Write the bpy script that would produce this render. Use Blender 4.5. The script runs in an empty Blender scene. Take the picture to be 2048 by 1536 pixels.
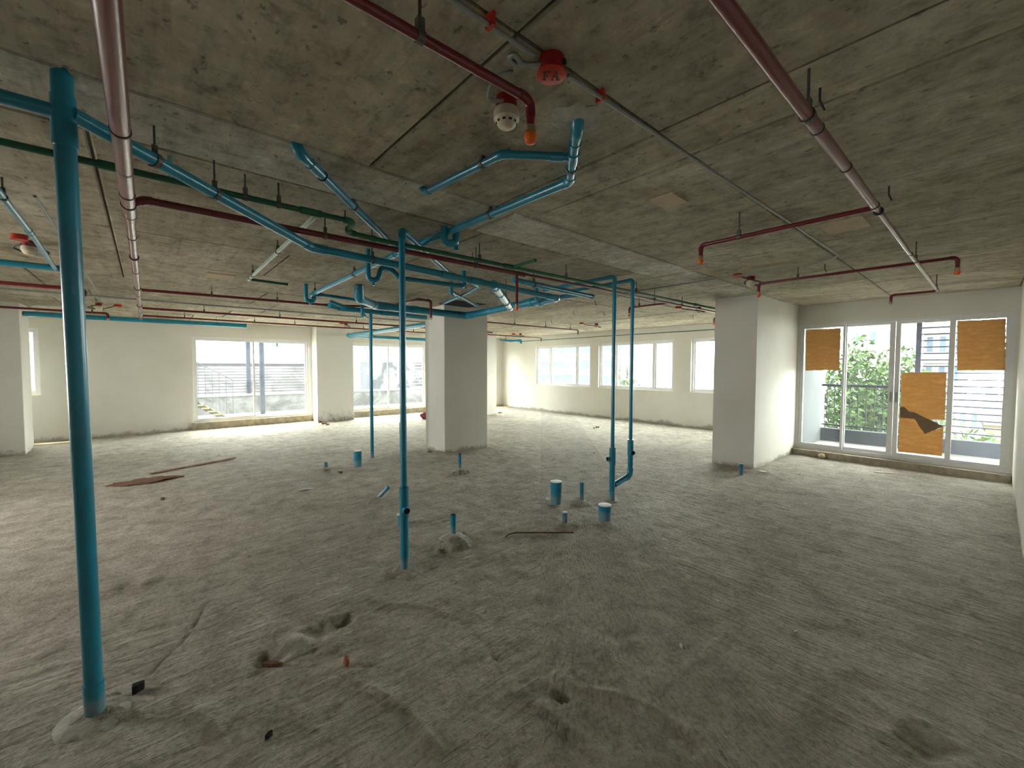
import bpy, math, random
import numpy as np
from mathutils import Vector, Matrix

random.seed(7)
rng = np.random.default_rng(7)
scene = bpy.context.scene
COL = scene.collection

# ------------------------------------------------------------------ camera
# World axes follow the room: X runs towards the balcony doors, Y towards the back wall, Z up, metres.
F_PX, EYE = 840.0, 1.55
YAW, PITCH, ROLL = math.radians(41.0436), math.radians(-2.3586), math.radians(0.1171)
_f0 = Vector((math.sin(YAW), math.cos(YAW), 0)); _rt = Vector((math.cos(YAW), -math.sin(YAW), 0)); _up = Vector((0, 0, 1))
FWD = _f0 * math.cos(PITCH) + _up * math.sin(PITCH)
_u = _up * math.cos(PITCH) - _f0 * math.sin(PITCH)
RIGHT = _rt * math.cos(ROLL) + _u * math.sin(ROLL)
UP = _u * math.cos(ROLL) - _rt * math.sin(ROLL)
ORG = Vector((0, 0, EYE))
cam_data = bpy.data.cameras.new('camera')
cam_data.sensor_fit = 'HORIZONTAL'; cam_data.sensor_width = 36.0
cam_data.lens = F_PX / 2048 * 36.0
cam_data.clip_start = 0.02; cam_data.clip_end = 500
cam = bpy.data.objects.new('camera', cam_data); COL.objects.link(cam)
m = Matrix((RIGHT, UP, -FWD)).transposed().to_4x4(); m.translation = ORG
cam.matrix_world = m
scene.camera = cam

# ------------------------------------------------------------------ view
vs = scene.view_settings
vs.view_transform = 'Standard'; vs.look = 'None'; vs.exposure = 0.78; vs.gamma = 1.0; vs.use_curve_mapping = False
scene.cycles.max_bounces = 7; scene.cycles.diffuse_bounces = 3; scene.cycles.glossy_bounces = 2; scene.cycles.transparent_max_bounces = 12
scene.cycles.caustics_reflective = False; scene.cycles.caustics_refractive = False
scene.cycles.use_adaptive_sampling = True; scene.cycles.adaptive_threshold = 0.08; scene.cycles.use_light_tree = False
scene.cycles.sample_clamp_indirect = 6.0

# ------------------------------------------------------------------ sky and sun
world = bpy.data.worlds.new('hazy_sky'); scene.world = world; world.use_nodes = True
bg = world.node_tree.nodes['Background']
bg.inputs[0].default_value = (1.0, 0.985, 0.95, 1); bg.inputs[1].default_value = 15.0
sun_data = bpy.data.lights.new('sun', 'SUN'); sun_data.energy = 9.0; sun_data.angle = math.radians(0.6); sun_data.color = (1, 0.80, 0.47)
sun = bpy.data.objects.new('sun', sun_data); COL.objects.link(sun)
SUN_DIR = Vector((1.0, -0.62, -2.2)).normalized()
sun.rotation_euler = SUN_DIR.to_track_quat('-Z', 'Y').to_euler(); sun.location = (0, 30, 40)

def portal(loc, size, direction):      # guides sky sampling through an opening, gives off no light itself
    l = bpy.data.lights.new('window_portal', 'AREA'); l.shape = 'RECTANGLE'; l.size, l.size_y = size
    l.cycles.is_portal = True
    o = bpy.data.objects.new('window_portal', l); COL.objects.link(o); o.location = loc
    o.rotation_euler = Vector(direction).to_track_quat('-Z', 'Z').to_euler()

# ------------------------------------------------------------------ pixel helpers (a pixel is a direction; the plane gives the distance)
def ray(px, py): return FWD + RIGHT * ((px - 1024) / F_PX) - UP * ((py - 768) / F_PX)
def on_z(px, py, z): d = ray(px, py); return ORG + d * ((z - EYE) / d.z)
def on_x(px, py, x): d = ray(px, py); return ORG + d * (x / d.x)
def on_y(px, py, y): d = ray(px, py); return ORG + d * (y / d.y)

# ------------------------------------------------------------------ room dimensions
CZ = 2.64
Y_NEAR, Y_BACK, X_SIDE, X_BALC, X_LEFT = -0.20, 12.75, 10.62, 8.85, -3.6

# ------------------------------------------------------------------ materials
MATS = {}
def node_mat(name):
    mt = bpy.data.materials.new(name); mt.use_nodes = True
    MATS[name] = mt
    nt = mt.node_tree
    return mt, nt, nt.nodes, nt.links, nt.nodes['Principled BSDF']
def noise(nt, scale, detail=4, rough=0.55, vec=None, dist=0.0):
    n = nt.nodes.new('ShaderNodeTexNoise'); n.inputs['Scale'].default_value = scale
    n.inputs['Detail'].default_value = detail; n.inputs['Roughness'].default_value = rough; n.inputs['Distortion'].default_value = dist
    if vec is not None: nt.links.new(vec, n.inputs['Vector'])
    return n.outputs['Fac']
def ramp(nt, fac, stops):
    r = nt.nodes.new('ShaderNodeValToRGB'); cr = r.color_ramp
    while len(cr.elements) < len(stops): cr.elements.new(0.5)
    for e, (p, c) in zip(cr.elements, stops):
        e.position = p; e.color = (*c, 1) if len(c) == 3 else c
    nt.links.new(fac, r.inputs[0]); return r.outputs[0]
def g(v): return (v, v, v)
def mix(nt, fac, a, b, mode='MIX'):
    n = nt.nodes.new('ShaderNodeMix'); n.data_type = 'RGBA'; n.blend_type = mode
    for inp, val in ((n.inputs[0], fac), (n.inputs[6], a), (n.inputs[7], b)):
        if hasattr(val, 'links') or hasattr(val, 'is_linked'): nt.links.new(val, inp)
        elif isinstance(val, (int, float)): inp.default_value = val
        else: inp.default_value = (*val, 1)
    return n.outputs[2]
def math_n(nt, op, a, b=0.0):
    n = nt.nodes.new('ShaderNodeMath'); n.operation = op
    for inp, val in ((n.inputs[0], a), (n.inputs[1], b)):
        if isinstance(val, (int, float)): inp.default_value = val
        else: nt.links.new(val, inp)
    return n.outputs[0]
def coords(nt, scale=(1, 1, 1), rotz=0.0):
    geo = nt.nodes.new('ShaderNodeNewGeometry')
    mp = nt.nodes.new('ShaderNodeMapping'); mp.inputs['Scale'].default_value = scale; mp.inputs['Rotation'].default_value = (0, 0, rotz)
    nt.links.new(geo.outputs['Position'], mp.inputs['Vector']); return mp.outputs[0]
def bump(nt, bsdf, h, strength, dist=0.01):
    b = nt.nodes.new('ShaderNodeBump'); b.inputs['Strength'].default_value = strength; b.inputs['Distance'].default_value = dist
    nt.links.new(h, b.inputs['Height']); nt.links.new(b.outputs[0], bsdf.inputs['Normal'])

def plain(name, col, rough=0.5, metal=0.0, var=0.12, scale=18.0, bmp=0.0, coat=0.0, spec=None):
    mt, nt, N, L, b = node_mat(name)
    if spec is None: spec = 0.04 if name.startswith(('far_', 'roof_', 'slat_', 'rail_', 'steel_blue', 'balcony_', 'yellow_')) else 0.5
    b.inputs['Specular IOR Level'].default_value = spec
    c = coords(nt)
    f = noise(nt, scale, 5, 0.6, c)
    lo = tuple(max(0, x * (1 - var)) for x in col); hi = tuple(min(1, x * (1 + var)) for x in col)
    L.new(ramp(nt, f, [(0.3, lo), (0.7, hi)]), b.inputs['Base Color'])
    b.inputs['Roughness'].default_value = rough; b.inputs['Metallic'].default_value = metal
    if coat: b.inputs['Coat Weight'].default_value = coat; b.inputs['Coat Roughness'].default_value = 0.12
    if bmp: bump(nt, b, f, bmp)
    return mt

def concrete_floor():
    mt, nt, N, L, b = node_mat('rough_concrete_floor')
    c = coords(nt)
    big = noise(nt, 0.6, 4, 0.6, c, 0.6)
    sep = nt.nodes.new('ShaderNodeSeparateXYZ'); L.new(c, sep.inputs[0])
    side = ramp(nt, math_n(nt, 'MULTIPLY', math_n(nt, 'SUBTRACT', sep.outputs[0], sep.outputs[1]), 0.3), [(0.0, g(0)), (0.45, g(1))])
    # trowel strokes: along X in the middle of the floor, along Y towards the balcony
    stv = mix(nt, side, coords(nt, (2.6, 24, 8)), coords(nt, (26, 2.4, 8)))
    streak = noise(nt, 1.0, 4, 0.62, stv, 0.5)
    mid = noise(nt, 5.0, 6, 0.74, c, 0.5); fine = noise(nt, 38, 4, 0.75, c)
    col = ramp(nt, mid, [(0.30, (0.29, 0.262, 0.212)), (0.5, (0.455, 0.42, 0.355)), (0.70, (0.60, 0.565, 0.49))])
    col = mix(nt, 0.8, col, ramp(nt, big, [(0.3, (0.74, 0.72, 0.68)), (0.7, g(1.1))]), 'MULTIPLY')
    col = mix(nt, 0.6, col, ramp(nt, streak, [(0.28, g(0.6)), (0.5, g(1.0)), (0.75, g(1.15))]), 'MULTIPLY')
    col = mix(nt, 0.75, col, ramp(nt, fine, [(0.3, g(0.5)), (0.5, g(1.0)), (0.72, g(1.25))]), 'MULTIPLY')
    blots = noise(nt, 1.7, 6, 0.72, coords(nt, (1.2, 1, 1)), 1.0)
    col = mix(nt, math_n(nt, 'MULTIPLY', ramp(nt, blots, [(0.58, g(0)), (0.72, g(1))]), 0.4), col, (0.62, 0.59, 0.525))
    col = mix(nt, math_n(nt, 'MULTIPLY', ramp(nt, blots, [(0.28, g(1)), (0.40, g(0))]), 0.35), col, (0.25, 0.205, 0.155))
    L.new(col, b.inputs['Base Color'])
    b.inputs['Roughness'].default_value = 0.8; b.inputs['Specular IOR Level'].default_value = 0.35
    h = math_n(nt, 'ADD', math_n(nt, 'MULTIPLY', streak, 1.1), math_n(nt, 'MULTIPLY', fine, 0.55))
    bump(nt, b, h, 0.95, 0.022)

def concrete_ceiling(name='formwork_concrete', tint=(1, 1, 1)):
    mt, nt, N, L, b = node_mat(name)
    c = coords(nt)
    oi = nt.nodes.new('ShaderNodeObjectInfo')
    T = lambda q: tuple(x * y for x, y in zip(q, tint))
    big = noise(nt, 1.0, 5, 0.64, coords(nt, (1.5, 0.8, 1)), 0.9); mid = noise(nt, 9.0, 5, 0.72, c, 0.3)
    grain = noise(nt, 1.0, 4, 0.65, coords(nt, (20, 1.3, 4)), 0.5)
    col = ramp(nt, big, [(0.28, T((0.25, 0.215, 0.145))), (0.45, T((0.40, 0.36, 0.27))), (0.58, T((0.47, 0.43, 0.335))), (0.72, T((0.60, 0.565, 0.47)))])
    col = mix(nt, 0.85, col, ramp(nt, mid, [(0.30, g(0.48)), (0.48, g(0.98)), (0.56, g(1.05)), (0.70, g(1.4))]), 'MULTIPLY')
    col = mix(nt, 0.5, col, ramp(nt, grain, [(0.3, g(0.6)), (0.5, g(1.0)), (0.75, g(1.18))]), 'MULTIPLY')
    speck = noise(nt, 24, 2, 0.6, coords(nt, (1.2, 0.7, 1)))
    col = mix(nt, 0.8, col, ramp(nt, speck, [(0.27, g(0.35)), (0.36, g(1)), (0.62, g(1)), (0.74, g(1.25))]), 'MULTIPLY')
    stain = noise(nt, 2.4, 5, 0.75, coords(nt, (1.4, 0.6, 1)), 1.5)
    col = mix(nt, 0.75, col, ramp(nt, stain, [(0.27, g(0.35)), (0.36, g(1)), (0.66, g(1)), (0.76, g(1.3))]), 'MULTIPLY')
    col = mix(nt, 1.0, col, ramp(nt, oi.outputs['Random'], [(0, g(0.9)), (1, g(1.08))]), 'MULTIPLY')
    L.new(col, b.inputs['Base Color'])
    b.inputs['Roughness'].default_value = 0.8; b.inputs['Specular IOR Level'].default_value = 0.3
    bump(nt, b, mid, 0.45, 0.012)

def plaster():
    mt, nt, N, L, b = node_mat('white_plaster')
    c = coords(nt)
    col = ramp(nt, noise(nt, 1.3, 5, 0.6, c), [(0.3, (0.74, 0.715, 0.645)), (0.7, (0.81, 0.79, 0.73))])
    geo = nt.nodes.new('ShaderNodeNewGeometry'); sep = nt.nodes.new('ShaderNodeSeparateXYZ'); L.new(geo.outputs['Position'], sep.inputs[0])
    # splashes of cement and damp along the foot of the wall
    edge = math_n(nt, 'ADD', sep.outputs[2], math_n(nt, 'MULTIPLY', noise(nt, 2.2, 6, 0.8, c), -0.42))
    grime = ramp(nt, math_n(nt, 'ADD', edge, 0.3), [(0.10, g(1)), (0.17, g(0))])
    col = mix(nt, math_n(nt, 'MULTIPLY', grime, 0.8), col, (0.30, 0.265, 0.20))
    L.new(col, b.inputs['Base Color']); b.inputs['Roughness'].default_value = 0.75
    bump(nt, b, noise(nt, 60, 4, 0.6, c), 0.08, 0.01)

def damp_plaster():
    mt, nt, N, L, b = node_mat('damp_plaster')
    c = coords(nt)
    geo = nt.nodes.new('ShaderNodeNewGeometry'); sep = nt.nodes.new('ShaderNodeSeparateXYZ'); L.new(geo.outputs['Position'], sep.inputs[0])
    edge = math_n(nt, 'ADD', sep.outputs[2], math_n(nt, 'MULTIPLY', noise(nt, 2.6, 7, 0.8, c, 0.5), -1.3))
    grime = ramp(nt, math_n(nt, 'ADD', edge, 0.7), [(0.0, g(1)), (0.28, g(0))])
    grime2 = ramp(nt, noise(nt, 22, 6, 0.8, c), [(0.4, g(0.15)), (0.62, g(1))])
    col = mix(nt, math_n(nt, 'MULTIPLY', grime, grime2), (0.76, 0.745, 0.69), (0.12, 0.11, 0.085))
    L.new(col, b.inputs['Base Color']); b.inputs['Roughness'].default_value = 0.8

def pipe_paint(name, col, rough, dust=0.25, coat=0.3):
    mt, nt, N, L, b = node_mat(name)
    c = coords(nt)
    base = ramp(nt, noise(nt, 4, 4, 0.6, c), [(0.3, tuple(x * 0.82 for x in col)), (0.7, tuple(min(1, x * 1.15) for x in col))])
    geo = nt.nodes.new('ShaderNodeNewGeometry'); sep = nt.nodes.new('ShaderNodeSeparateXYZ'); L.new(geo.outputs['Position'], sep.inputs[0])
    scuff = ramp(nt, noise(nt, 23, 6, 0.75, coords(nt, (1, 1, 0.35))), [(0.6, g(0)), (0.72, g(1))])
    base = mix(nt, math_n(nt, 'MULTIPLY', scuff, dust), base, (0.42, 0.43, 0.40))
    foot = ramp(nt, math_n(nt, 'ADD', sep.outputs[2], math_n(nt, 'MULTIPLY', noise(nt, 14, 4, 0.7, c), -0.14)), [(0.0, g(1)), (0.05, g(0))])
    base = mix(nt, math_n(nt, 'MULTIPLY', foot, 0.4), base, (0.40, 0.40, 0.37))
    L.new(base, b.inputs['Base Color']); b.inputs['Roughness'].default_value = rough
    b.inputs['Coat Weight'].default_value = coat; b.inputs['Coat Roughness'].default_value = 0.2
    bump(nt, b, noise(nt, 30, 3, 0.6, c), 0.04, 0.01)

def glass(name, dirt=0.10, tint=(0.93, 0.97, 0.95)):
    mt, nt, N, L, b = node_mat(name)
    N.remove(b); out = N['Material Output']
    tr = N.new('ShaderNodeBsdfTransparent'); tr.inputs[0].default_value = (*tint, 1)
    gl = N.new('ShaderNodeBsdfGlossy'); gl.inputs['Roughness'].default_value = 0.02
    df = N.new('ShaderNodeBsdfTranslucent'); df.inputs[0].default_value = (0.85, 0.88, 0.88, 1)
    lw = N.new('ShaderNodeLayerWeight'); lw.inputs[0].default_value = 0.5
    fr = math_n(nt, 'ADD', math_n(nt, 'MULTIPLY', math_n(nt, 'POWER', lw.outputs['Facing'], 5.0), 0.6), 0.02)
    m1 = N.new('ShaderNodeMixShader'); L.new(fr, m1.inputs[0]); L.new(tr.outputs[0], m1.inputs[1]); L.new(gl.outputs[0], m1.inputs[2])
    c = coords(nt)
    d = ramp(nt, noise(nt, 3.0, 6, 0.7, c, 0.5), [(0.3, g(dirt * 0.6)), (0.75, g(dirt * 1.6))])
    m2 = N.new('ShaderNodeMixShader'); L.new(d, m2.inputs[0]); L.new(m1.outputs[0], m2.inputs[1]); L.new(df.outputs[0], m2.inputs[2])
    L.new(m2.outputs[0], out.inputs[0])

def paper():
    mt, nt, N, L, b = node_mat('brown_paper')
    out = N['Material Output']; N.remove(b)
    c = coords(nt, (1, 1, 4))
    col = ramp(nt, noise(nt, 7, 7, 0.7, c, 0.6), [(0.3, (0.48, 0.305, 0.14)), (0.55, (0.56, 0.37, 0.175)), (0.75, (0.70, 0.50, 0.27))])
    df = N.new('ShaderNodeBsdfDiffuse'); tl = N.new('ShaderNodeBsdfTranslucent'); mx = N.new('ShaderNodeMixShader'); mx.inputs[0].default_value = 0.38
    L.new(col, df.inputs[0]); L.new(col, tl.inputs[0]); L.new(df.outputs[0], mx.inputs[1]); L.new(tl.outputs[0], mx.inputs[2]); L.new(mx.outputs[0], out.inputs[0])

def foliage(name, a, bcol):
    mt, nt, N, L, b = node_mat(name)
    L.new(ramp(nt, noise(nt, 1.5, 4, 0.6, coords(nt)), [(0.3, a), (0.7, bcol)]), b.inputs['Base Color']); b.inputs['Roughness'].default_value = 0.6; b.inputs['Specular IOR Level'].default_value = 0.1

def mottled(name, a, bcol, scale, lo=0.42, hi=0.6):
    mt, nt, N, L, b = node_mat(name)
    L.new(ramp(nt, noise(nt, scale, 7, 0.7, coords(nt), 0.8), [(lo, a), (hi, bcol)]), b.inputs['Base Color']); b.inputs['Roughness'].default_value = 0.85; b.inputs['Specular IOR Level'].default_value = 0.05

concrete_floor(); concrete_ceiling(); concrete_ceiling('pale_beam_concrete', (1.25, 1.3, 1.45)); plaster(); damp_plaster()
pipe_paint('blue_pvc', (0.006, 0.245, 0.385), 0.30, 0.14, 0.5)
pipe_paint('red_paint', (0.15, 0.0035, 0.012), 0.30, 0.10, 0.6)
pipe_paint('green_ppr', (0.008, 0.115, 0.052), 0.45, 0.2, 0.1)
pipe_paint('pale_green_ppr', (0.33, 0.43, 0.36), 0.4, 0.2, 0.1)
plain('black_rubber', (0.02, 0.018, 0.02), 0.6)
plain('galvanised', (0.30, 0.32, 0.31), 0.45, 0.35, 0.15, 30)
plain('hanger_steel', (0.11, 0.105, 0.09), 0.5, 0.3, 0.2, 30)
plain('dark_steel', (0.06, 0.055, 0.05), 0.5, 0.4, 0.3, 30)
plain('brass', (0.45, 0.36, 0.24), 0.35, 0.7)
plain('orange_plastic', (0.85, 0.16, 0.02), 0.4)
plain('fire_red', (0.30, 0.010, 0.010), 0.45)
plain('lid_red', (0.52, 0.035, 0.018), 0.45)
plain('cream_plastic', (0.66, 0.60, 0.46), 0.45, 0, 0.06)
plain('pure_black', (0.006, 0.006, 0.008), 0.8)
plain('lettering_black', (0.05, 0.012, 0.01), 0.7)
plain('white_upvc', (0.80, 0.80, 0.80), 0.35, 0, 0.04)
plain('white_cap', (0.80, 0.80, 0.78), 0.45, 0, 0.15, 40)
plain('rust', (0.17, 0.085, 0.05), 0.85, 0, 0.4, 60, 0.3)
plain('old_wood', (0.30, 0.17, 0.10), 0.8, 0, 0.3, 12)
plain('pale_wood', (0.60, 0.50, 0.34), 0.7, 0, 0.2, 10)
plain('terracotta', (0.40, 0.15, 0.075), 0.8, 0, 0.3, 40)
plain('chip_white', (0.72, 0.72, 0.70), 0.7)
plain('red_cloth', (0.25, 0.05, 0.07), 0.8, 0, 0.4, 20)
plain('patch_board', (0.55, 0.44, 0.31), 0.75, 0, 0.15, 9)
plain('grout', (0.46, 0.445, 0.40), 0.9, 0, 0.22, 24, 0.6)
plain('kerb_concrete', (0.36, 0.315, 0.24), 0.85, 0, 0.3, 9, 0.4)
plain('flap_paper', (0.20, 0.13, 0.075), 0.85, 0, 0.1)
plain('terrace_paving', (0.24, 0.235, 0.22), 0.85, 0, 0.2, 4)
plain('steel_blue_paint', (0.006, 0.011, 0.021), 0.5)
plain('rail_grey', (0.03, 0.033, 0.045), 0.5)
plain('slat_grey', (0.035, 0.038, 0.06), 0.5)
plain('far_white', (0.17, 0.17, 0.17), 0.8, 0, 0.05)
plain('far_cream', (0.13, 0.112, 0.07), 0.8, 0, 0.05)
plain('far_grey', (0.045, 0.05, 0.06), 0.8, 0, 0.08)
plain('far_brick', (0.10, 0.078, 0.063), 0.8, 0, 0.12, 3)
plain('far_glass', (0.035, 0.075, 0.09), 0.25, 0, 0.35, 1.5)
plain('far_blue_glass', (0.05, 0.07, 0.095), 0.25, 0, 0.25, 1.5)
plain('roof_grey', (0.07, 0.078, 0.08), 0.8)
plain('yellow_tread', (0.22, 0.17, 0.03), 0.7)
plain('bark', (0.13, 0.09, 0.06), 0.9)
plain('balcony_wall_dimmed', (0.12, 0.13, 0.135), 0.8, 0, 0.06, 2)  # dark colour dims a wall that is really white
mottled('weathered_parapet', (0.03, 0.032, 0.034), (0.085, 0.088, 0.09), 1.6)
mottled('blotched_paint', (0.02, 0.024, 0.028), (0.10, 0.105, 0.115), 1.1, 0.45, 0.56)
mottled('shutter_boards', (0.045, 0.045, 0.05), (0.10, 0.10, 0.11), 0.9)
foliage('leaf_green', (0.011, 0.028, 0.008), (0.035, 0.062, 0.02)); foliage('leaf_pale', (0.022, 0.042, 0.016), (0.055, 0.085, 0.03))
glass('dusty_glass', 0.016); glass('clear_glass', 0.011); paper()

# ------------------------------------------------------------------ mesh helpers
ORIGIN = {}
class MB:
    def __init__(self): self.v = []; self.f = []
    def quadmesh(self, vs, fs):
        o = len(self.v); self.v += [tuple(p) for p in vs]; self.f += [tuple(i + o for i in q) for q in fs]; return self
    def box(self, a, b):
        x0, y0, z0 = (min(p, q) for p, q in zip(a, b)); x1, y1, z1 = (max(p, q) for p, q in zip(a, b))
        return self.quadmesh([(x0, y0, z0), (x1, y0, z0), (x1, y1, z0), (x0, y1, z0), (x0, y0, z1), (x1, y0, z1), (x1, y1, z1), (x0, y1, z1)],
                             [(0, 3, 2, 1), (4, 5, 6, 7), (0, 1, 5, 4), (1, 2, 6, 5), (2, 3, 7, 6), (3, 0, 4, 7)])
    def sweep(self, pts, radii, seg=16, caps=True, axis=None):
        pts = [Vector(p) for p in pts]
        if not isinstance(radii, (list, tuple)): radii = [radii] * len(pts)
        n = len(pts); rings = []
        t0 = axis or next((b - a for a, b in zip(pts, pts[1:]) if (b - a).length > 1e-9), Vector((0, 0, 1))).normalized()
        ref = Vector((0, 0, 1)) if abs(t0.z) < 0.9 else Vector((1, 0, 0))
        u = t0.cross(ref).normalized()
        o = len(self.v)
        for i, p in enumerate(pts):
            a = pts[max(i - 1, 0)]; b = pts[min(i + 1, n - 1)]
            if axis is not None or (b - a).length < 1e-9: t = t0
            else: t = (b - a).normalized()
            u = (u - t * u.dot(t)).normalized(); w = t.cross(u)
            for k in range(seg):
                an = 2 * math.pi * k / seg
                self.v.append(tuple(p + (u * math.cos(an) + w * math.sin(an)) * radii[i]))
            t0 = t
        for i in range(n - 1):
            for k in range(seg):
                k2 = (k + 1) % seg
                self.f.append((o + i * seg + k, o + i * seg + k2, o + (i + 1) * seg + k2, o + (i + 1) * seg + k))
        if caps:
            self.f.append(tuple(o + k for k in range(seg))[::-1]); self.f.append(tuple(o + (n - 1) * seg + k for k in range(seg)))
        return self
    def hollow(self, p0, p1, r, wall=0.004, seg=18):      # open-ended tube, its inside darkened by a separate black disc
        p0, p1 = Vector(p0), Vector(p1); d = (p1 - p0)
        deep = p1 - d.normalized() * min(d.length * 0.8, 0.06)
        return self.sweep([p0, p1, p1, deep], [r, r, r - wall, r - wall], seg, True, d.normalized())
    def prism(self, poly, thick_vec):                     # polygon (3D points) extruded
        n = len(poly); tv = Vector(thick_vec); a = [Vector(p) for p in poly]; b = [p + tv for p in a]
        return self.quadmesh(a + b, [tuple(range(n)), tuple(range(2 * n - 1, n - 1, -1))] + [(i, i + n, (i + 1) % n + n, (i + 1) % n) for i in range(n)])
    def blob(self, c, rad, rough=0.25, seg=12, rings=7, seed=0):
        r = random.Random(seed); c = Vector(c); o = len(self.v)
        for i in range(rings + 1):
            th = math.pi * i / rings
            for k in range(seg):
                ph = 2 * math.pi * k / seg; s = 1 + r.uniform(-rough, rough) * (0 < i < rings)
                self.v.append((c.x + rad[0] * s * math.sin(th) * math.cos(ph), c.y + rad[1] * s * math.sin(th) * math.sin(ph), c.z + rad[2] * s * math.cos(th)))
        for i in range(rings):
            for k in range(seg):
                k2 = (k + 1) % seg; self.f.append((o + i * seg + k, o + (i + 1) * seg + k, o + (i + 1) * seg + k2, o + i * seg + k2))
        return self
    def build(self, name, mat, parent=None, smooth=False):
        off = ORIGIN[parent] if parent is not None else Vector((0, 0, 0))
        base = off
        if parent is None and self.v:                     # a thing's own origin sits at its base
            arr = np.array(self.v); base = Vector(((arr[:, 0].min() + arr[:, 0].max()) / 2, (arr[:, 1].min() + arr[:, 1].max()) / 2, arr[:, 2].min()))
        me = bpy.data.meshes.new(name)
        me.from_pydata([(x - base.x, y - base.y, z - base.z) for x, y, z in self.v], [], self.f); me.update()
        if smooth:
            me.polygons.foreach_set('use_smooth', [True] * len(me.polygons))
            try: me.set_sharp_from_angle(angle=math.radians(40))
            except Exception: pass
        me.materials.append(MATS[mat])
        o = bpy.data.objects.new(name, me); COL.objects.link(o)
        if parent is not None: o.parent = parent; o.location = (0, 0, 0); ORIGIN[o] = off
        else: o.location = base; ORIGIN[o] = base
        return o

def tag(o, label=None, cat=None, group=None, kind=None):
    if label: o['label'] = label
    if cat: o['category'] = cat
    if group: o['group'] = group
    if kind: o['kind'] = kind
    return o
def thing(name, loc, label=None, cat=None, group=None, kind=None):
    o = bpy.data.objects.new(name, None); COL.objects.link(o); o.location = loc; o.empty_display_size = 0.1
    ORIGIN[o] = Vector(loc); return tag(o, label, cat, group, kind)
def struct(o, label=None): return tag(o, label, None, None, 'structure')
def share(name, src, loc, parent, scale=(1, 1, 1), rotz=0.0):     # alike piece with shared mesh data
    o = bpy.data.objects.new(name, src.data if hasattr(src, 'data') else src); COL.objects.link(o)
    o.parent = parent; o.location = Vector(loc) - ORIGIN[parent]; o.scale = scale; o.rotation_euler = (0, 0, rotz); ORIGIN[o] = Vector(loc); return o

def wall_mesh(axis, c0, c1, u0, u1, holes, v0=-0.12, v1=CZ + 0.03):
    us = sorted({u0, u1, *[h[0] for h in holes], *[h[1] for h in holes]}); mb = MB()
    for a, b in zip(us, us[1:]):
        mid = (a + b) / 2; zs = [v0]
        for h in sorted((h for h in holes if h[0] < mid < h[1]), key=lambda h: h[2]): zs += [h[2], h[3]]
        zs.append(v1)
        for z0, z1 in zip(zs[::2], zs[1::2]):
            if z1 - z0 > 1e-4:
                if axis == 'x': mb.box((c0, a, z0), (c1, b, z1))
                else: mb.box((a, c0, z0), (b, c1, z1))
    return mb

# ------------------------------------------------------------------ floor (uneven screed with mounds, scars and trowel ridges)
def smooth_noise(X, Y, freq, seed):
    r = np.random.default_rng(seed); n = 256; t = r.random((n, n))
    x = X * freq + 91.3; y = Y * freq + 57.7
    xi = np.floor(x).astype(int); yi = np.floor(y).astype(int); fx = x - xi; fy = y - yi
    fx = fx * fx * (3 - 2 * fx); fy = fy * fy * (3 - 2 * fy)
    a = t[xi % n, yi % n]; b = t[(xi + 1) % n, yi % n]; c = t[xi % n, (yi + 1) % n]; d = t[(xi + 1) % n, (yi + 1) % n]
    return (a * (1 - fx) + b * fx) * (1 - fy) + (c * (1 - fx) + d * fx) * fy - 0.5

MOUNDS = []       # (x, y, radius, height) filled before the floor is built
def mound(px, py, rad, h): p = on_z(px, py, 0); MOUNDS.append((p.x, p.y, rad, h))
for px, py, rad, h in ((906, 1088, 0.16, 0.05), (919, 946, 0.12, 0.05), (750, 1000, 0.13, 0.02), (1164, 1008, 0.12, 0.018), (1130, 1052, 0.13, 0.016),
                       (650, 940, 0.18, 0.02), (1212, 1050, 0.14, 0.012), (811, 1140, 0.13, 0.018), (190, 1432, 0.13, 0.02), (885, 905, 0.25, 0.02), (1500, 940, 0.3, 0.02),
                       (1123, 1365, 0.075, 0.016), (1123, 1392, 0.045, -0.05), (1852, 1490, 0.11, -0.022), (1848, 1472, 0.12, 0.008),
                       (640, 1262, 0.12, -0.02), (690, 1240, 0.07, -0.022), (600, 1285, 0.10, 0.018), (660, 1290, 0.08, 0.015), (545, 1315, 0.09, -0.018), (560, 1300, 0.07, 0.012),
                       (250, 1175, 0.12, -0.012), (300, 1160, 0.1, 0.012), (1700, 1340, 0.12, 0.01), (1230, 1255, 0.1, 0.008), (760, 960, 0.3, 0.012), (1600, 980, 0.3, 0.012)):
    mound(px, py, rad, h)
RIDGES = []       # raised or scored lines across the screed: list of floor pixels, width, height
for pts, w, h in (([(620, 1300), (700, 1240), (770, 1208), (850, 1210), (940, 1245)], 0.018, 0.009), ([(510, 1186), (590, 1190), (645, 1212)], 0.02, 0.010),
                  ([(285, 1360), (370, 1275), (420, 1200)], 0.02, -0.008), ([(715, 1358), (770, 1390), (830, 1430), (880, 1500)], 0.025, 0.011),
                  ([(440, 1290), (470, 1220), (480, 1180)], 0.02, 0.006), ([(1060, 1390), (1120, 1450), (1180, 1480)], 0.03, 0.010), ([(1140, 1375), (1280, 1400), (1400, 1480), (1440, 1536)], 0.035, 0.012),
                  ([(950, 1270), (1010, 1330)], 0.02, -0.007), ([(1070, 1150), (1230, 1145), (1290, 1185)], 0.015, 0.005), ([(1030, 1390), (1180, 1320), (1300, 1270)], 0.03, 0.006),
                  ([(420, 1430), (450, 1480), (460, 1536)], 0.02, 0.007), ([(0, 1300), (140, 1215), (330, 1170)], 0.02, 0.007)):
    RIDGES.append(([on_z(x, y, 0) for x, y in pts], w, h))

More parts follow.
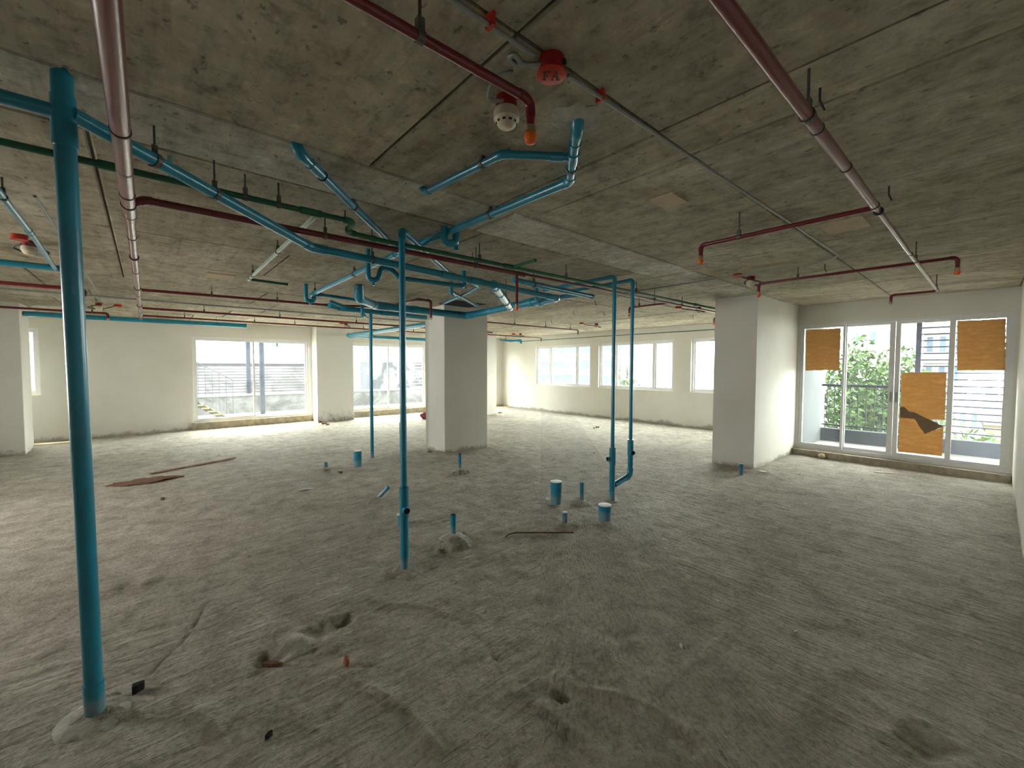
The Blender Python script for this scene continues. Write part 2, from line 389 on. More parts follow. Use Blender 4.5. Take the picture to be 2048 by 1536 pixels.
def build_floor():
    xs = np.concatenate([np.arange(X_LEFT, -0.6, 0.09), np.arange(-0.6, 3.6, 0.016), np.arange(3.6, 5.5, 0.028), np.arange(5.5, X_SIDE, 0.07), [X_SIDE]])
    ys = np.concatenate([np.arange(Y_NEAR, 0.2, 0.02), np.arange(0.2, 3.6, 0.016), np.arange(3.6, 6, 0.03), np.arange(6, Y_BACK, 0.075), [Y_BACK]])
    X, Y = np.meshgrid(xs, ys, indexing='ij')
    Z = 0.012 * smooth_noise(X, Y, 1.1, 1) + 0.009 * smooth_noise(X, Y, 3.7, 2) + 0.007 * smooth_noise(X, Y, 9, 3)
    Z += 0.010 * np.abs(smooth_noise(X * 0.3, Y * 1.2, 8, 24)) * (smooth_noise(X, Y, 0.9, 25) > -0.05)
    Z += 0.004 * smooth_noise(X * 0.35, Y, 22, 4) * (smooth_noise(X, Y, 0.8, 5) > -0.1) + 0.004 * smooth_noise(X, Y * 0.35, 22, 6) * (smooth_noise(X, Y, 0.7, 8) > 0)
    Z += 0.0055 * smooth_noise(X, Y, 27, 7)
    lump = np.clip(smooth_noise(X, Y, 2.4, 9) * smooth_noise(X, Y, 0.9, 10) * 6 - 0.35, 0, 1); Z += lump * 0.012 * (0.5 + smooth_noise(X, Y, 26, 11))
    for mx, my, rad, h in MOUNDS:
        d = np.sqrt((X - mx) ** 2 + (Y - my) ** 2) * (1 + 0.5 * smooth_noise(X, Y, 16, 12) + 0.35 * smooth_noise(X, Y, 40, 13))
        Z += 1.5 * h * np.clip(1 - (d / rad) ** 2, 0, 1) ** 1.1
    for pts, w, h in RIDGES:
        dm = np.full(X.shape, 9.0)
        for a, b in zip(pts, pts[1:]):
            dx, dy = b.x - a.x, b.y - a.y; t = np.clip(((X - a.x) * dx + (Y - a.y) * dy) / (dx * dx + dy * dy), 0, 1)
            dm = np.minimum(dm, np.hypot(X - a.x - t * dx + 0.02 * smooth_noise(X, Y, 6, 14), Y - a.y - t * dy + 0.02 * smooth_noise(X, Y, 7, 15)))
        Z += 1.9 * h * np.clip(1 - dm / w, 0, 1) * (0.6 + smooth_noise(X, Y, 9, 16))
    Z -= 0.003
    nx, ny = X.shape
    idx = np.arange(nx * ny).reshape(nx, ny)
    quads = np.stack([idx[:-1, :-1], idx[1:, :-1], idx[1:, 1:], idx[:-1, 1:]], -1).reshape(-1, 4)
    me = bpy.data.meshes.new('floor')
    me.vertices.add(nx * ny); me.vertices.foreach_set('co', np.stack([X, Y, Z], -1).astype(np.float32).ravel())
    me.loops.add(quads.size); me.loops.foreach_set('vertex_index', quads.astype(np.int32).ravel())
    me.polygons.add(len(quads)); me.polygons.foreach_set('loop_start', np.arange(0, quads.size, 4, dtype=np.int32))
    me.polygons.foreach_set('use_smooth', np.ones(len(quads), bool)); me.update(); me.validate()
    me.materials.append(MATS['rough_concrete_floor'])
    o = bpy.data.objects.new('floor', me); COL.objects.link(o)
    struct(o, 'rough unfinished concrete floor with trowel ridges and dust')
build_floor()

# ------------------------------------------------------------------ ceiling of formwork panels
ceil = thing('ceiling', (0, 0, CZ)); struct(ceil, 'bare concrete soffit showing formwork board joints')
MB().box((X_LEFT - 0.3, Y_NEAR - 0.3, CZ + 0.03), (X_SIDE + 0.3, Y_BACK + 0.3, CZ + 0.3)).build('slab', 'formwork_concrete', ceil)
rows = [(Y_NEAR, 1.07, [X_LEFT, -1.4, 0.95, 1.83, 2.14, 3.3, 4.45, 5.75, 7.05, X_BALC]), (1.07, 2.28, [X_LEFT, -1.4, 0.95, 1.83, 2.16, 4.5, 5.75, 6.9, X_BALC]),
        (2.28, 2.78, [X_LEFT, -0.2, 2.0, 3.2, 4.7, 6.9, 9.0, X_SIDE]), (2.78, 4.6, [X_LEFT, -0.18, 2.1, 4.3, 6.5, 8.6, X_SIDE]),
        (4.6, 5.85, [X_LEFT, -0.18, 1.1, 3.4, 5.7, 8.0, X_SIDE]), (5.85, 7.1, [X_LEFT, -0.18, 2.1, 4.4, 6.6, 8.8, X_SIDE]), (7.1, 8.5, [X_LEFT, -1.0, 1.4, 3.8, 6.2, 8.4, X_SIDE]),
        (8.5, 9.9, [X_LEFT, -0.6, 1.8, 4.2, 6.6, 9.0, X_SIDE]), (9.9, 11.3, [X_LEFT, -1.1, 1.3, 3.7, 6.1, 8.5, X_SIDE]), (11.3, Y_BACK, [X_LEFT, -1.6, 0.8, 3.2, 5.6, 8.0, X_SIDE])]
for y0, y1, xs in rows:
    for x0, x1 in zip(xs, xs[1:]):
        dz = random.uniform(-0.003, 0.003); gp = 0.006
        if y0 == 2.28: dz -= 0.004
        b = 0.008
        a0, a1, c0, c1, z0, z1 = x0 + gp, x1 - gp, y0 + gp, y1 - gp, CZ + dz, CZ + 0.031
        v = [(a0 + b, c0 + b, z0), (a1 - b, c0 + b, z0), (a1 - b, c1 - b, z0), (a0 + b, c1 - b, z0), (a0, c0, z0 + b), (a1, c0, z0 + b), (a1, c1, z0 + b), (a0, c1, z0 + b), (a0, c0, z1), (a1, c0, z1), (a1, c1, z1), (a0, c1, z1)]
        f = [(0, 3, 2, 1)] + [(i, (i + 1) % 4, (i + 1) % 4 + 4, i + 4) for i in range(4)] + [(i + 4, (i + 1) % 4 + 4, (i + 1) % 4 + 8, i + 8) for i in range(4)] + [(8, 9, 10, 11)]
        MB().quadmesh(v, f).build('formwork_panel', 'pale_beam_concrete' if y0 == 2.28 else 'formwork_concrete', ceil)
for px, py, w, d in ((1338, 402, 0.16, 0.10), (1690, 451, 0.26, 0.16), (440, 553, 0.34, 0.14)):
    p = on_z(px, py, CZ - 0.006); MB().box((p.x - d, p.y - w / 2, CZ - 0.011), (p.x + d, p.y + w / 2, CZ + 0.01)).build('patch', 'patch_board', ceil)

MB().box((3.85, 5.85, CZ - 0.008), (4.5, 6.38, CZ + 0.02)).build('shaft_dark_plate', 'pure_black', ceil)  # flat black plate paints the dark of an opening in the soffit

# ------------------------------------------------------------------ walls
WT = 0.20
H_HEAD = 2.27
back_holes = [(-2.65, -1.63, 0.95, 2.31), (0.84, 3.48, 0.17, H_HEAD), (4.62, 7.22, 0.17, H_HEAD), (8.75, 10.05, 0.17, H_HEAD)]
struct(wall_mesh('y', Y_BACK, Y_BACK + WT, X_LEFT - WT, X_SIDE + WT, back_holes).build('wall_back', 'white_plaster'), 'white plastered back wall with sliding windows')
side_holes = [(3.3, 5.16, 0.9, 2.28), (5.64, 8.10, 0.9, 2.28), (8.42, 10.89, 0.9, 2.28)]
struct(wall_mesh('x', X_SIDE, X_SIDE + WT, 2.6, Y_BACK, side_holes).build('wall_side', 'white_plaster'), 'white plastered wall with a row of waist-high windows')
struct(wall_mesh('x', X_BALC, X_BALC + WT, Y_NEAR - WT, 2.36, [(-0.17, 2.34, 0.10, 2.31)]).build('wall_balcony', 'white_plaster'), 'white wall around the balcony sliding doors')
left_fill_holes = [(4.9, 6.6, 0.95, 2.27)]  # unseen opening, added to fill the near side of the room with light
struct(wall_mesh('x', X_LEFT - WT, X_LEFT, Y_NEAR, Y_BACK, left_fill_holes).build('wall_left', 'white_plaster'), 'unseen white wall with one opening added as fill light')
struct(wall_mesh('y', Y_NEAR - WT, Y_NEAR, X_LEFT - WT, X_BALC, []).build('wall_near', 'white_plaster'), 'plain white wall meeting the balcony doors')
struct(MB().box((6.90, 2.35, -0.05), (X_SIDE + WT, 2.97, CZ + 0.02)).build('wall_pier', 'white_plaster'), 'thick white pier wall beside the balcony doors')
def column(name, x0, x1, y0, y1, mat, label):
    b = 0.006
    v = [(x0 + b, y0), (x1 - b, y0), (x1, y0 + b), (x1, y1 - b), (x1 - b, y1), (x0 + b, y1), (x0, y1 - b), (x0, y0 + b)]
    o = MB().prism([(x, y, CZ + 0.02) for x, y in v], (0, 0, -CZ - 0.07)).build(name, mat)
    return struct(o, label)
column('column', 3.99, 4.95, 6.41, 7.08, 'white_plaster', 'square white column standing mid-floor under the blue pipes')
column('column', 7.45, 8.44, 10.45, 11.10, 'white_plaster', 'white column beyond the mid-floor column')
column('column', -2.60, -1.63, 11.10, 11.85, 'white_plaster', 'white column beside the narrow back window')
column('wall_pilaster', 3.555, 4.56, 12.28, Y_BACK + 0.02, 'damp_plaster', 'white pilaster with a damp stain at its foot between two windows')
# concrete kerbs under the glazing
for i, (x0, x1) in enumerate(((0.80, 3.5), (4.60, 7.26), (8.7, 10.1))):
    struct(MB().box((x0, Y_BACK - 0.06, -0.03), (x1, Y_BACK + WT + 0.02, 0.17)).build('trim_%d' % (i + 1), 'kerb_concrete'), 'raw concrete kerb under a back window')
struct(MB().box((8.70, -0.19, -0.03), (X_BALC + WT + 0.03, 2.345, 0.10)).build('trim_4', 'kerb_concrete'), 'raw concrete kerb under the balcony doors')

# ------------------------------------------------------------------ windows and doors
WIN_N = [0]
def boxuz(axis, c0, c1, u0, u1, z0, z1):
    return ((c0, u0, z0), (c1, u1, z1)) if axis == 'x' else ((u0, c0, z0), (u1, c1, z1))
def bars(axis, c0, c1, u0, u1, z0, z1, w):
    mb = MB()
    for q in ((u0, u1, z0, z0 + w), (u0, u1, z1 - w, z1), (u0, u0 + w, z0 + w, z1 - w), (u1 - w, u1, z0 + w, z1 - w)): mb.box(*boxuz(axis, c0, c1, *q))
    return mb
def window(axis, c, u0, u1, z0, z1, splits, label, fw=0.05, sw=0.035, handles=(), gl='dusty_glass', slide=False, prefix='window', inward=-1):
    WIN_N[0] += 1
    loc = (c, (u0 + u1) / 2, z0) if axis == 'x' else ((u0 + u1) / 2, c, z0)
    t = struct(thing('%s_%d' % (prefix, WIN_N[0]), loc), label)
    bars(axis, c - 0.045, c + 0.045, u0, u1, z0, z1, fw).build('frame', 'white_upvc', t)
    es = [u0 + fw] + list(splits) + [u1 - fw]
    for k, (a, b) in enumerate(zip(es, es[1:])):
        ov = 0.018
        a2, b2 = (a - (ov if k else 0), b + (ov if k < len(es) - 2 else 0))
        dc = (0.018 if k % 2 else -0.018) if slide else 0.0
        if not slide and k: 
            MB().box(*boxuz(axis, c - 0.04, c + 0.04, a - 0.025, a + 0.025, z0 + fw, z1 - fw)).build('mullion', 'white_upvc', t); a2 = a + 0.0251
        if not slide and k < len(es) - 2: b2 = b - 0.0251
        s = bars(axis, c + dc - 0.017, c + dc + 0.017, a2, b2, z0 + fw, z1 - fw, sw).build('sash', 'white_upvc', t)
        MB().box(*boxuz(axis, c + dc - 0.003, c + dc + 0.003, a2 + sw, b2 - sw, z0 + fw + sw, z1 - fw - sw)).build('pane', gl, s)
        if k in handles:
            uu = a2 + sw / 2; zz = (z0 + z1) / 2 - 0.1; d0 = c + dc + inward * 0.017
            MB().box(*boxuz(axis, d0, d0 + inward * 0.02, uu - 0.012, uu + 0.012, zz, zz + 0.12)).build('handle', 'white_upvc', s)
    n = (-1, 0, 0) if axis == 'x' else (0, -1, 0)
    off = 0.12
    portal((c + off, (u0 + u1) / 2, (z0 + z1) / 2) if axis == 'x' else ((u0 + u1) / 2, c + off, (z0 + z1) / 2), (u1 - u0, z1 - z0), n)
    return t
cb = Y_BACK + 0.09; cs = X_SIDE + 0.10
window('y', cb, -2.65, -1.63, 0.95, 2.31, [], 'narrow white framed window behind the left column')
window('y', cb, 0.84, 3.48, 0.17, H_HEAD, [2.14], 'white two-panel sliding window looking onto a staircase', sw=0.04, slide=True)
window('y', cb, 4.62, 7.22, 0.17, H_HEAD, [5.88], 'white two-panel sliding window beside the damp pilaster', sw=0.04, slide=True)
window('y', cb, 8.75, 10.05, 0.17, H_HEAD, [9.4], 'white sliding window at the far corner', sw=0.04, slide=True)
window('x', cs, 3.3, 5.16, 0.9, 2.28, [4.5], 'white window partly hidden by the thick pier', handles=(1,))
window('x', cs, 5.64, 8.10, 0.9, 2.28, [6.24, 7.52], 'white three-light window behind the paired blue risers', handles=(1,))
window('x', cs, 8.42, 10.89, 0.9, 2.28, [9.02, 10.22], 'white three-light window facing the banded office block', handles=(1, 2))
for y0, y1, z0, z1 in left_fill_holes: portal((X_LEFT - 0.1, (y0 + y1) / 2, (z0 + z1) / 2), (y1 - y0, z1 - z0), (1, 0, 0))

# balcony sliding doors: four tall sashes
door = struct(thing('door_1', (X_BALC + 0.1, 1.08, 0.1)), 'four-panel white sliding balcony doors with brown paper on the glass')
cd = X_BALC + 0.08
bars('x', cd - 0.06, cd + 0.06, -0.17, 2.34, 0.10, 2.31, 0.035).build('frame', 'white_upvc', door)
MB().box((cd - 0.075, -0.17, 0.10), (cd - 0.06, 2.34, 0.155)).build('track', 'white_upvc', door)
for k, (a, b, ga, gb) in enumerate(((1.665, 2.305, 1.70, 2.25), (1.045, 1.70, 1.11, 1.65), (0.415, 1.04, 0.45, 0.98), (-0.135, 0.45, -0.085, 0.39))):
    dc = (-0.025, 0.025, 0.025, -0.025)[k]
    mb = MB(); z0, z1, g0, g1 = 0.135, 2.275, 0.20, 2.235
    for q in ((a, b, z0, g0), (a, b, g1, z1), (a, ga, g0, g1), (gb, b, g0, g1)): mb.box(*boxuz('x', cd + dc - 0.02, cd + dc + 0.02, *q))
    s = mb.build('door_panel', 'white_upvc', door)
    MB().box((cd + dc - 0.003, ga, g0), (cd + dc + 0.003, gb, g1)).build('pane', 'clear_glass', s)
    if k in (1, 2):
        yy = (a + ga) / 2 if k == 1 else (b + gb) / 2
        MB().box((cd + dc - 0.034, yy - 0.01, 1.0), (cd + dc - 0.02, yy + 0.01, 1.16)).build('handle', 'galvanised', s)
portal((X_BALC + 0.19, 1.08, 1.2), (2.4, 2.1), (-1, 0, 0))

def sheet(poly_px, x, mat, name, label, grp=None, bulge=0.004, n=14):
    ps = [on_x(px, py, x) for px, py in poly_px]
    me_b = MB(); m_ = len(ps); pts = []
    for i in range(m_):                                    # slightly wavy, torn edges
        a, b = ps[i], ps[(i + 1) % m_]
        for k in range(n):
            p = a.lerp(b, k / n); pts.append((p.x, p.y + random.uniform(-0.003, 0.003), p.z + random.uniform(-0.003, 0.003)))
    return tag(me_b.prism(pts, (-0.0025, 0, 0)).build(name, mat), label, 'paper', grp)
xs_in = cd - 0.025 - 0.022
sheet([(1612, 660), (1682, 656), (1679, 740), (1611, 741)], xs_in, 'brown_paper', 'paper_sheet', 'square brown paper sheet on the door panel next to the thick pier')
sheet([(1915, 642), (2012, 637), (2010, 741), (1914, 741)], xs_in, 'brown_paper', 'paper_sheet', 'large square brown paper sheet on the door panel next to the plain wall')
sheet([(1803, 746), (1893, 744), (1889, 840), (1856, 838), (1830, 827), (1815, 826), (1801, 818)], cd + 0.025 - 0.006, 'brown_paper', 'paper_sheet', 'low-hung brown paper sheet with a torn slanting lower edge')
sheet([(1799, 833), (1826, 834), (1850, 866), (1887, 854), (1884, 912), (1796, 903)], cd + 0.025 - 0.006, 'brown_paper', 'paper_sheet', 'bottom piece of brown paper below the tear on the door')
sheet([(1800, 815), (1808, 813), (1818, 823), (1830, 825), (1887, 853), (1850, 868), (1841, 857), (1830, 838), (1800, 835)], cd + 0.025 - 0.022, 'flap_paper', 'paper_flap', 'dark folded paper flap hanging across the torn brown sheet')

# ------------------------------------------------------------------ pipe kit
def fillet(pts, rb):
    pts = [Vector(p) for p in pts]; spans = []; bends = []; prev = pts[0]
    for i in range(1, len(pts) - 1):
        a, p, b = pts[i - 1], pts[i], pts[i + 1]
        d0 = (p - a).normalized(); d1 = (b - p).normalized(); ang = d0.angle(d1)
        if ang < 0.03: continue
        t = min(rb * math.tan(ang / 2), 0.45 * (p - a).length, 0.45 * (b - p).length)
        s, e = p - d0 * t, p + d1 * t; spans.append((prev, s)); arc = []
        for k in range(9):
            q = k / 8; arc.append(s.lerp(p, q).lerp(p.lerp(e, q), q))
        bends.append((d0, arc, d1)); prev = e
    spans.append((prev, pts[-1])); return spans, bends
def run(name, label, cat, pts, r, mat, rb=None, group=None, socket=1.16, couplings=(), hangers=(), elbow_mat=None, cap_end=False, parent=None, seg=16, ceiling_collar=False):
    pts = [Vector(p) for p in pts]
    t = parent or thing(name, pts[0], label, cat, group)
    rb = rb or r * 2.2
    spans, bends = fillet(pts, rb)
    for a, b in spans:
        if (b - a).length > 1e-4: MB().sweep([a, b], r, seg).build('pipe', mat, t, True)
    for d0, arc, d1 in bends:
        R2 = r * socket; s = arc[0] - d0 * r * 0.9; e = arc[-1] + d1 * r * 0.9
        MB().sweep([s] + arc + [e], R2, seg).build('elbow', elbow_mat or mat, t, True)
    for q, mt, sc, ln in couplings:                        # (point, material, radius factor, length) along the nearest span
        q = Vector(q); best = min(spans, key=lambda s: seg_dist(q, *s)); d = (best[1] - best[0]).normalized()
        q = best[0] + d * (q - best[0]).dot(d)
        R2 = r * sc
        MB().sweep([q - d * ln / 2, q - d * ln / 2, q + d * ln / 2, q + d * ln / 2], [r, R2, R2, r], seg).build('coupling', mt, t, True)
    for q in hangers:
        q = Vector(q); best = min(spans, key=lambda s: seg_dist(q, *s)); d = (best[1] - best[0]).normalized()
        hang(t, best[0] + d * (q - best[0]).dot(d), d, r)
    if cap_end:
        d = (spans[-1][1] - spans[-1][0]).normalized(); e = spans[-1][1]
        MB().sweep([e - d * r * 1.2, e + d * r * 0.35], r * 1.18, seg).build('end_cap', mat, t, True)
    return t
def seg_dist(q, a, b):
    d = b - a; t = max(0, min(1, (q - a).dot(d) / max(d.length_squared, 1e-9))); return (q - a - d * t).length
def hang(t, q, d, r):
    mb = MB().sweep([q - d * 0.011, q + d * 0.011], r * 1.13 + 0.002, 14)
    top = CZ + 0.004
    mb.sweep([q + Vector((0, 0, r)), (q.x, q.y, top)], 0.005, 6)
    mb.box((q.x - 0.011, q.y - 0.011, q.z + r * 1.05), (q.x + 0.011, q.y + 0.011, q.z + r * 1.05 + 0.035))
    mb.build('hanger', 'hanger_steel', t)
def ring(t, q, d, r, mat='black_rubber', w=0.012):
    q = Vector(q); d = Vector(d).normalized(); MB().sweep([q - d * w / 2, q + d * w / 2], r, 18).build('joint_ring', mat, t, True)
def sprinkler(t, p, cap=True):
    p = Vector(p)
    h = MB().sweep([p, p - Vector((0, 0, 0.02))], 0.019, 12).sweep([p - Vector((0, 0, 0.02)), p - Vector((0, 0, 0.034))], [0.012, 0.012], 10).build('sprinkler_head', 'brass', t, True)
    c = p - Vector((0, 0, 0.026))
    if cap:
        MB().sweep([c, c - Vector((0, 0, 0.012)), c - Vector((0, 0, 0.032)), c - Vector((0, 0, 0.036))], [0.021, 0.023, 0.017, 0.008], 12).build('protective_cap', 'orange_plastic', h, True)
def collar(t, p, rad, h, mat='grout', seed=1):             # lumpy mortar round a pipe
    r = random.Random(seed); p = Vector(p); n = 18; mb = MB(); vs_ = []
    for q, zz in ((1.0, 0.0), (0.8, 0.55), (0.5, 0.95), (0.28, 1.0)):
        for k in range(n):
            an = 2 * math.pi * k / n; s = rad * q * (1 + r.uniform(-0.22, 0.22) * q)
            vs_.append((p.x + s * math.cos(an), p.y + s * math.sin(an), p.z + h * zz * (1 + r.uniform(-.15, .15))))
    fs = [(i * n + k, i * n + (k + 1) % n, (i + 1) * n + (k + 1) % n, (i + 1) * n + k) for i in range(3) for k in range(n)] + [tuple(3 * n + k for k in range(n))]
    mb.quadmesh(vs_, fs).build('grout_collar', mat, t, True)

Z25 = 2.5
# --- red fire mains
t = run('sprinkler_main', 'thick glossy red sprinkler main with black ring joints running to the back wall', 'pipe', [(-0.05, -0.19, 2.43), (-0.05, 3.30, 2.43)], 0.030, 'red_paint', seg=24)
run('', '', '', [(-0.05, 3.30, 2.43), (-0.05, 10.58, 2.43)], 0.0235, 'red_paint', parent=t, seg=20)
for y, rr in ((2.17, 0.0325), (2.95, 0.0325), (3.13, 0.0335), (3.33, 0.0335), (3.9, 0.026), (5.3, 0.026), (7.0, 0.026), (9.2, 0.026), (10.45, 0.026)): ring(t, (-0.05, y, 2.43), (0, 1, 0), rr, w=0.011)
MB().sweep([(-0.05, 3.13, 2.43), (-0.05, 3.33, 2.43)], 0.0325, 20).build('tee', 'red_paint', t, True)
for y in (1.0, 2.6, 4.6, 6.4, 8.2, 10.2): hang(t, Vector((-0.05, y, 2.43)), Vector((0, 1, 0)), 0.026)

t = run('sprinkler_branch', 'dark red sprinkler branch running alongside the green water pipe', 'pipe', [(-0.04, 3.145, 2.44), (0.02, 3.145, 2.475), (2.80, 3.145, 2.475)], 0.021, 'red_paint', hangers=[(0.98, 3.145, 2.475), (2.3, 3.145, 2.475)])
run('', '', '', [(2.79, 3.145, 2.475), (2.90, 3.145, 2.475)], 0.024, 'red_paint', parent=t)
pb = on_y(1023, 607, 3.145)
MB().sweep([(2.80, 3.145, 2.475), (2.80, 3.145, pb.z)], 0.014, 12).build('drop_pipe', 'red_paint', t, True); sprinkler(t, (2.80, 3.145, pb.z))
t = run('sprinkler_branch', 'thin red sprinkler pipe running under the green pipe towards the thick pier', 'pipe', [(2.92, 3.22, 2.505), (10.3, 3.22, 2.505)], 0.014, 'red_paint', hangers=[(5.5, 3.22, 2.505), (6.3, 3.22, 2.505)])
run('', '', '', [(5.9, 3.22, 2.505), (5.9, 3.90, 2.505), (5.9, 3.90, 2.42)], 0.015, 'red_paint', parent=t, hangers=[(5.9, 3.72, 2.505)]); sprinkler(t, (5.9, 3.90, 2.42))

t = run('sprinkler_main', 'glossy red sprinkler main running towards the balcony doors', 'pipe', [(-0.05, 0.48, 2.45), (0.05, 0.48, 2.47), (3.20, 0.48, 2.47)], 0.0215, 'red_paint', seg=24)
run('', '', '', [(3.20, 0.48, 2.47), (7.20, 0.48, 2.47), (7.20, 0.9, 2.47), (7.20, 0.9, 2.39)], 0.0145, 'red_paint', parent=t, hangers=[(5.05, 0.48, 2.47), (7.0, 0.48, 2.47)]); sprinkler(t, (7.20, 0.9, 2.39), False)
for x, rr in ((1.98, 0.024), (2.45, 0.024), (3.14, 0.0245), (3.28, 0.0245), (4.7, 0.0175)): ring(t, (x, 0.48, 2.47), (1, 0, 0), rr, w=0.009)
for x in (0.6, 1.85): hang(t, Vector((x, 0.48, 2.47)), Vector((1, 0, 0)), 0.0215)
t = run('sprinkler_branch', 'red sprinkler branch crossing the steel conduit with one down-turned end', 'pipe', [(3.19, 0.50, 2.47), (3.19, 1.49, 2.47), (3.19, 1.49, 2.39)], 0.0145, 'red_paint', rb=0.04, hangers=[(3.19, 1.22, 2.47)]); sprinkler(t, (3.19, 1.49, 2.39))
t = run('sprinkler_branch', 'red sprinkler branch with both ends turned down in front of the balcony doors', 'pipe', [(5.30, 1.80, 2.41), (5.30, 1.80, 2.50), (5.30, 0.24, 2.50), (5.30, 0.24, 2.41)], 0.0145, 'red_paint', rb=0.045, hangers=[(5.30, 1.42, 2.5)]); sprinkler(t, (5.30, 1.80, 2.41)); sprinkler(t, (5.30, 0.24, 2.41))
t = run('sprinkler_branch', 'red sprinkler pipe bending down beside the white smoke detector', 'pipe', [(X_LEFT + 0.05, 1.12, 2.5), (1.06, 1.12, 2.5), (1.06, 1.12, 2.41)], 0.0155, 'red_paint', rb=0.045, hangers=[(0.62, 1.12, 2.5)]); sprinkler(t, (1.06, 1.12, 2.41))
# --- red branches near the back wall
t = run('sprinkler_branch', 'red sprinkler branch with a down-turned end beside the thick blue riser', 'pipe', [(X_LEFT + 0.05, 7.5, 2.5), (-0.56, 7.5, 2.5), (-0.56, 7.5, 2.42)], 0.022, 'red_paint', rb=0.05); sprinkler(t, (-0.56, 7.5, 2.42), False)
t = run('sprinkler_branch', 'red sprinkler branch passing behind the pale green elbow pipe', 'pipe', [(-0.02, 7.03, 2.5), (2.2, 7.06, 2.53), (3.2, 7.06, 2.59), (3.2, 5.9, 2.59), (3.4, 5.85, 2.58), (3.4, 5.85, 2.32)], 0.019, 'red_paint', hangers=[(0.7, 7.03, 2.5), (1.5, 7.03, 2.5)]); sprinkler(t, (3.4, 5.85, 2.32), False)
t = run('sprinkler_branch', 'red sprinkler branch above the sliding windows', 'pipe', [(-0.02, 9.22, 2.5), (7.3, 9.22, 2.5)], 0.019, 'red_paint', hangers=[(0.8, 9.22, 2.5), (2.0, 9.22, 2.5), (3.5, 9.22, 2.5)])
t = run('sprinkler_branch', 'red sprinkler pipe closest to the back wall', 'pipe', [(-0.02, 10.58, 2.5), (7.3, 10.58, 2.5)], 0.018, 'red_paint', hangers=[(0.6, 10.58, 2.5), (1.8, 10.58, 2.5), (2.6, 10.58, 2.5), (4.2, 10.58, 2.5), (5.6, 10.58, 2.5)])
t = run('sprinkler_branch', 'short red sprinkler pipe by the left column with a dropped end', 'pipe', [(X_LEFT + 0.05, 10.6, 2.5), (-0.50, 10.6, 2.5), (-0.50, 10.6, 2.41)], 0.019, 'red_paint', hangers=[(-0.7, 10.6, 2.5)]); sprinkler(t, (-0.5, 10.6, 2.41), False)
t = run('sprinkler_branch', 'thin red sprinkler pipe beyond the mid-floor column ending in a drop', 'pipe', [(5.4, 7.15, 2.5), (8.5, 7.15, 2.5), (8.5, 7.15, 2.41)], 0.016, 'red_paint', hangers=[(6.3, 7.15, 2.5), (7.3, 7.15, 2.5), (8.2, 7.15, 2.5)]); sprinkler(t, (8.5, 7.15, 2.41), False)
t = run('sprinkler_branch', 'far thin red sprinkler pipe reaching the corner window wall', 'pipe', [(7.4, 9.9, 2.5), (9.9, 9.9, 2.5), (9.9, 9.9, 2.40)], 0.016, 'red_paint'); sprinkler(t, (9.9, 9.9, 2.40), False)
pp = on_x(1428, 645, 9.2)
t = run('sprinkler_branch', 'small red down-turned sprinkler pipe beside the thick pier', 'pipe', [(9.2, 3.1, pp.z + .09), (9.2, pp.y, pp.z + .09), (9.2, pp.y, pp.z)], 0.016, 'red_paint'); sprinkler(t, (9.2, pp.y, pp.z))

# --- green water pipes
t = run('water_pipe', 'green plastic water pipe with a jog running beside the red branch', 'pipe', [(X_LEFT + 0.05, 2.83, 2.51), (1.06, 2.83, 2.51), (1.09, 3.02, 2.495), (1.28, 3.02, 2.485), (8.6, 3.06, 2.515)], 0.0165, 'green_ppr', rb=0.05, socket=1.35,
        couplings=[((-0.1, 2.83, 2.5), 'green_ppr', 1.3, 0.10), ((0.8, 2.83, 2.5), 'green_ppr', 1.35, 0.12), ((2.60, 3.03, 2.49), 'green_ppr', 1.35, 0.13), ((6.4, 3.05, 2.505), 'green_ppr', 1.35, 0.12)],
        hangers=[(0.45, 2.83, 2.5), (0.62, 2.83, 2.5), (2.25, 3.03, 2.49), (3.4, 3.03, 2.49), (4.75, 3.04, 2.50)])
run('', '', '', [(0.12, 2.83, 2.515), (0.12, 2.83, 2.63)], 0.013, 'pale_green_ppr', parent=t)
run('', '', '', [(0.87, 2.84, 2.515), (0.87, 2.95, 2.545), (0.90, 4.2, 2.545), (0.90, 5.6, 2.53)], 0.0165, 'pale_green_ppr', parent=t, rb=0.1, hangers=[(0.90, 4.1, 2.545), (0.90, 5.3, 2.535)], couplings=[((0.90, 5.52, 2.53), 'pale_green_ppr', 1.35, 0.10)])
run('', '', '', [(0.90, 5.56, 2.53), (1.30, 5.60, 2.53)], 0.015, 'green_ppr', parent=t, cap_end=True)
run('', '', '', [(2.64, 3.03, 2.49), (2.62, 2.70, 2.49)], 0.013, 'green_ppr', parent=t, cap_end=True)
t = run('water_pipe', 'thin green pipe sagging along the ceiling above the side windows', 'pipe', [(10.2, 3.0, 2.44), (10.2, 6.0, 2.43), (10.2, 8.0, 2.455), (10.2, 11.4, 2.46)], 0.011, 'green_ppr', rb=0.3, socket=1.0)

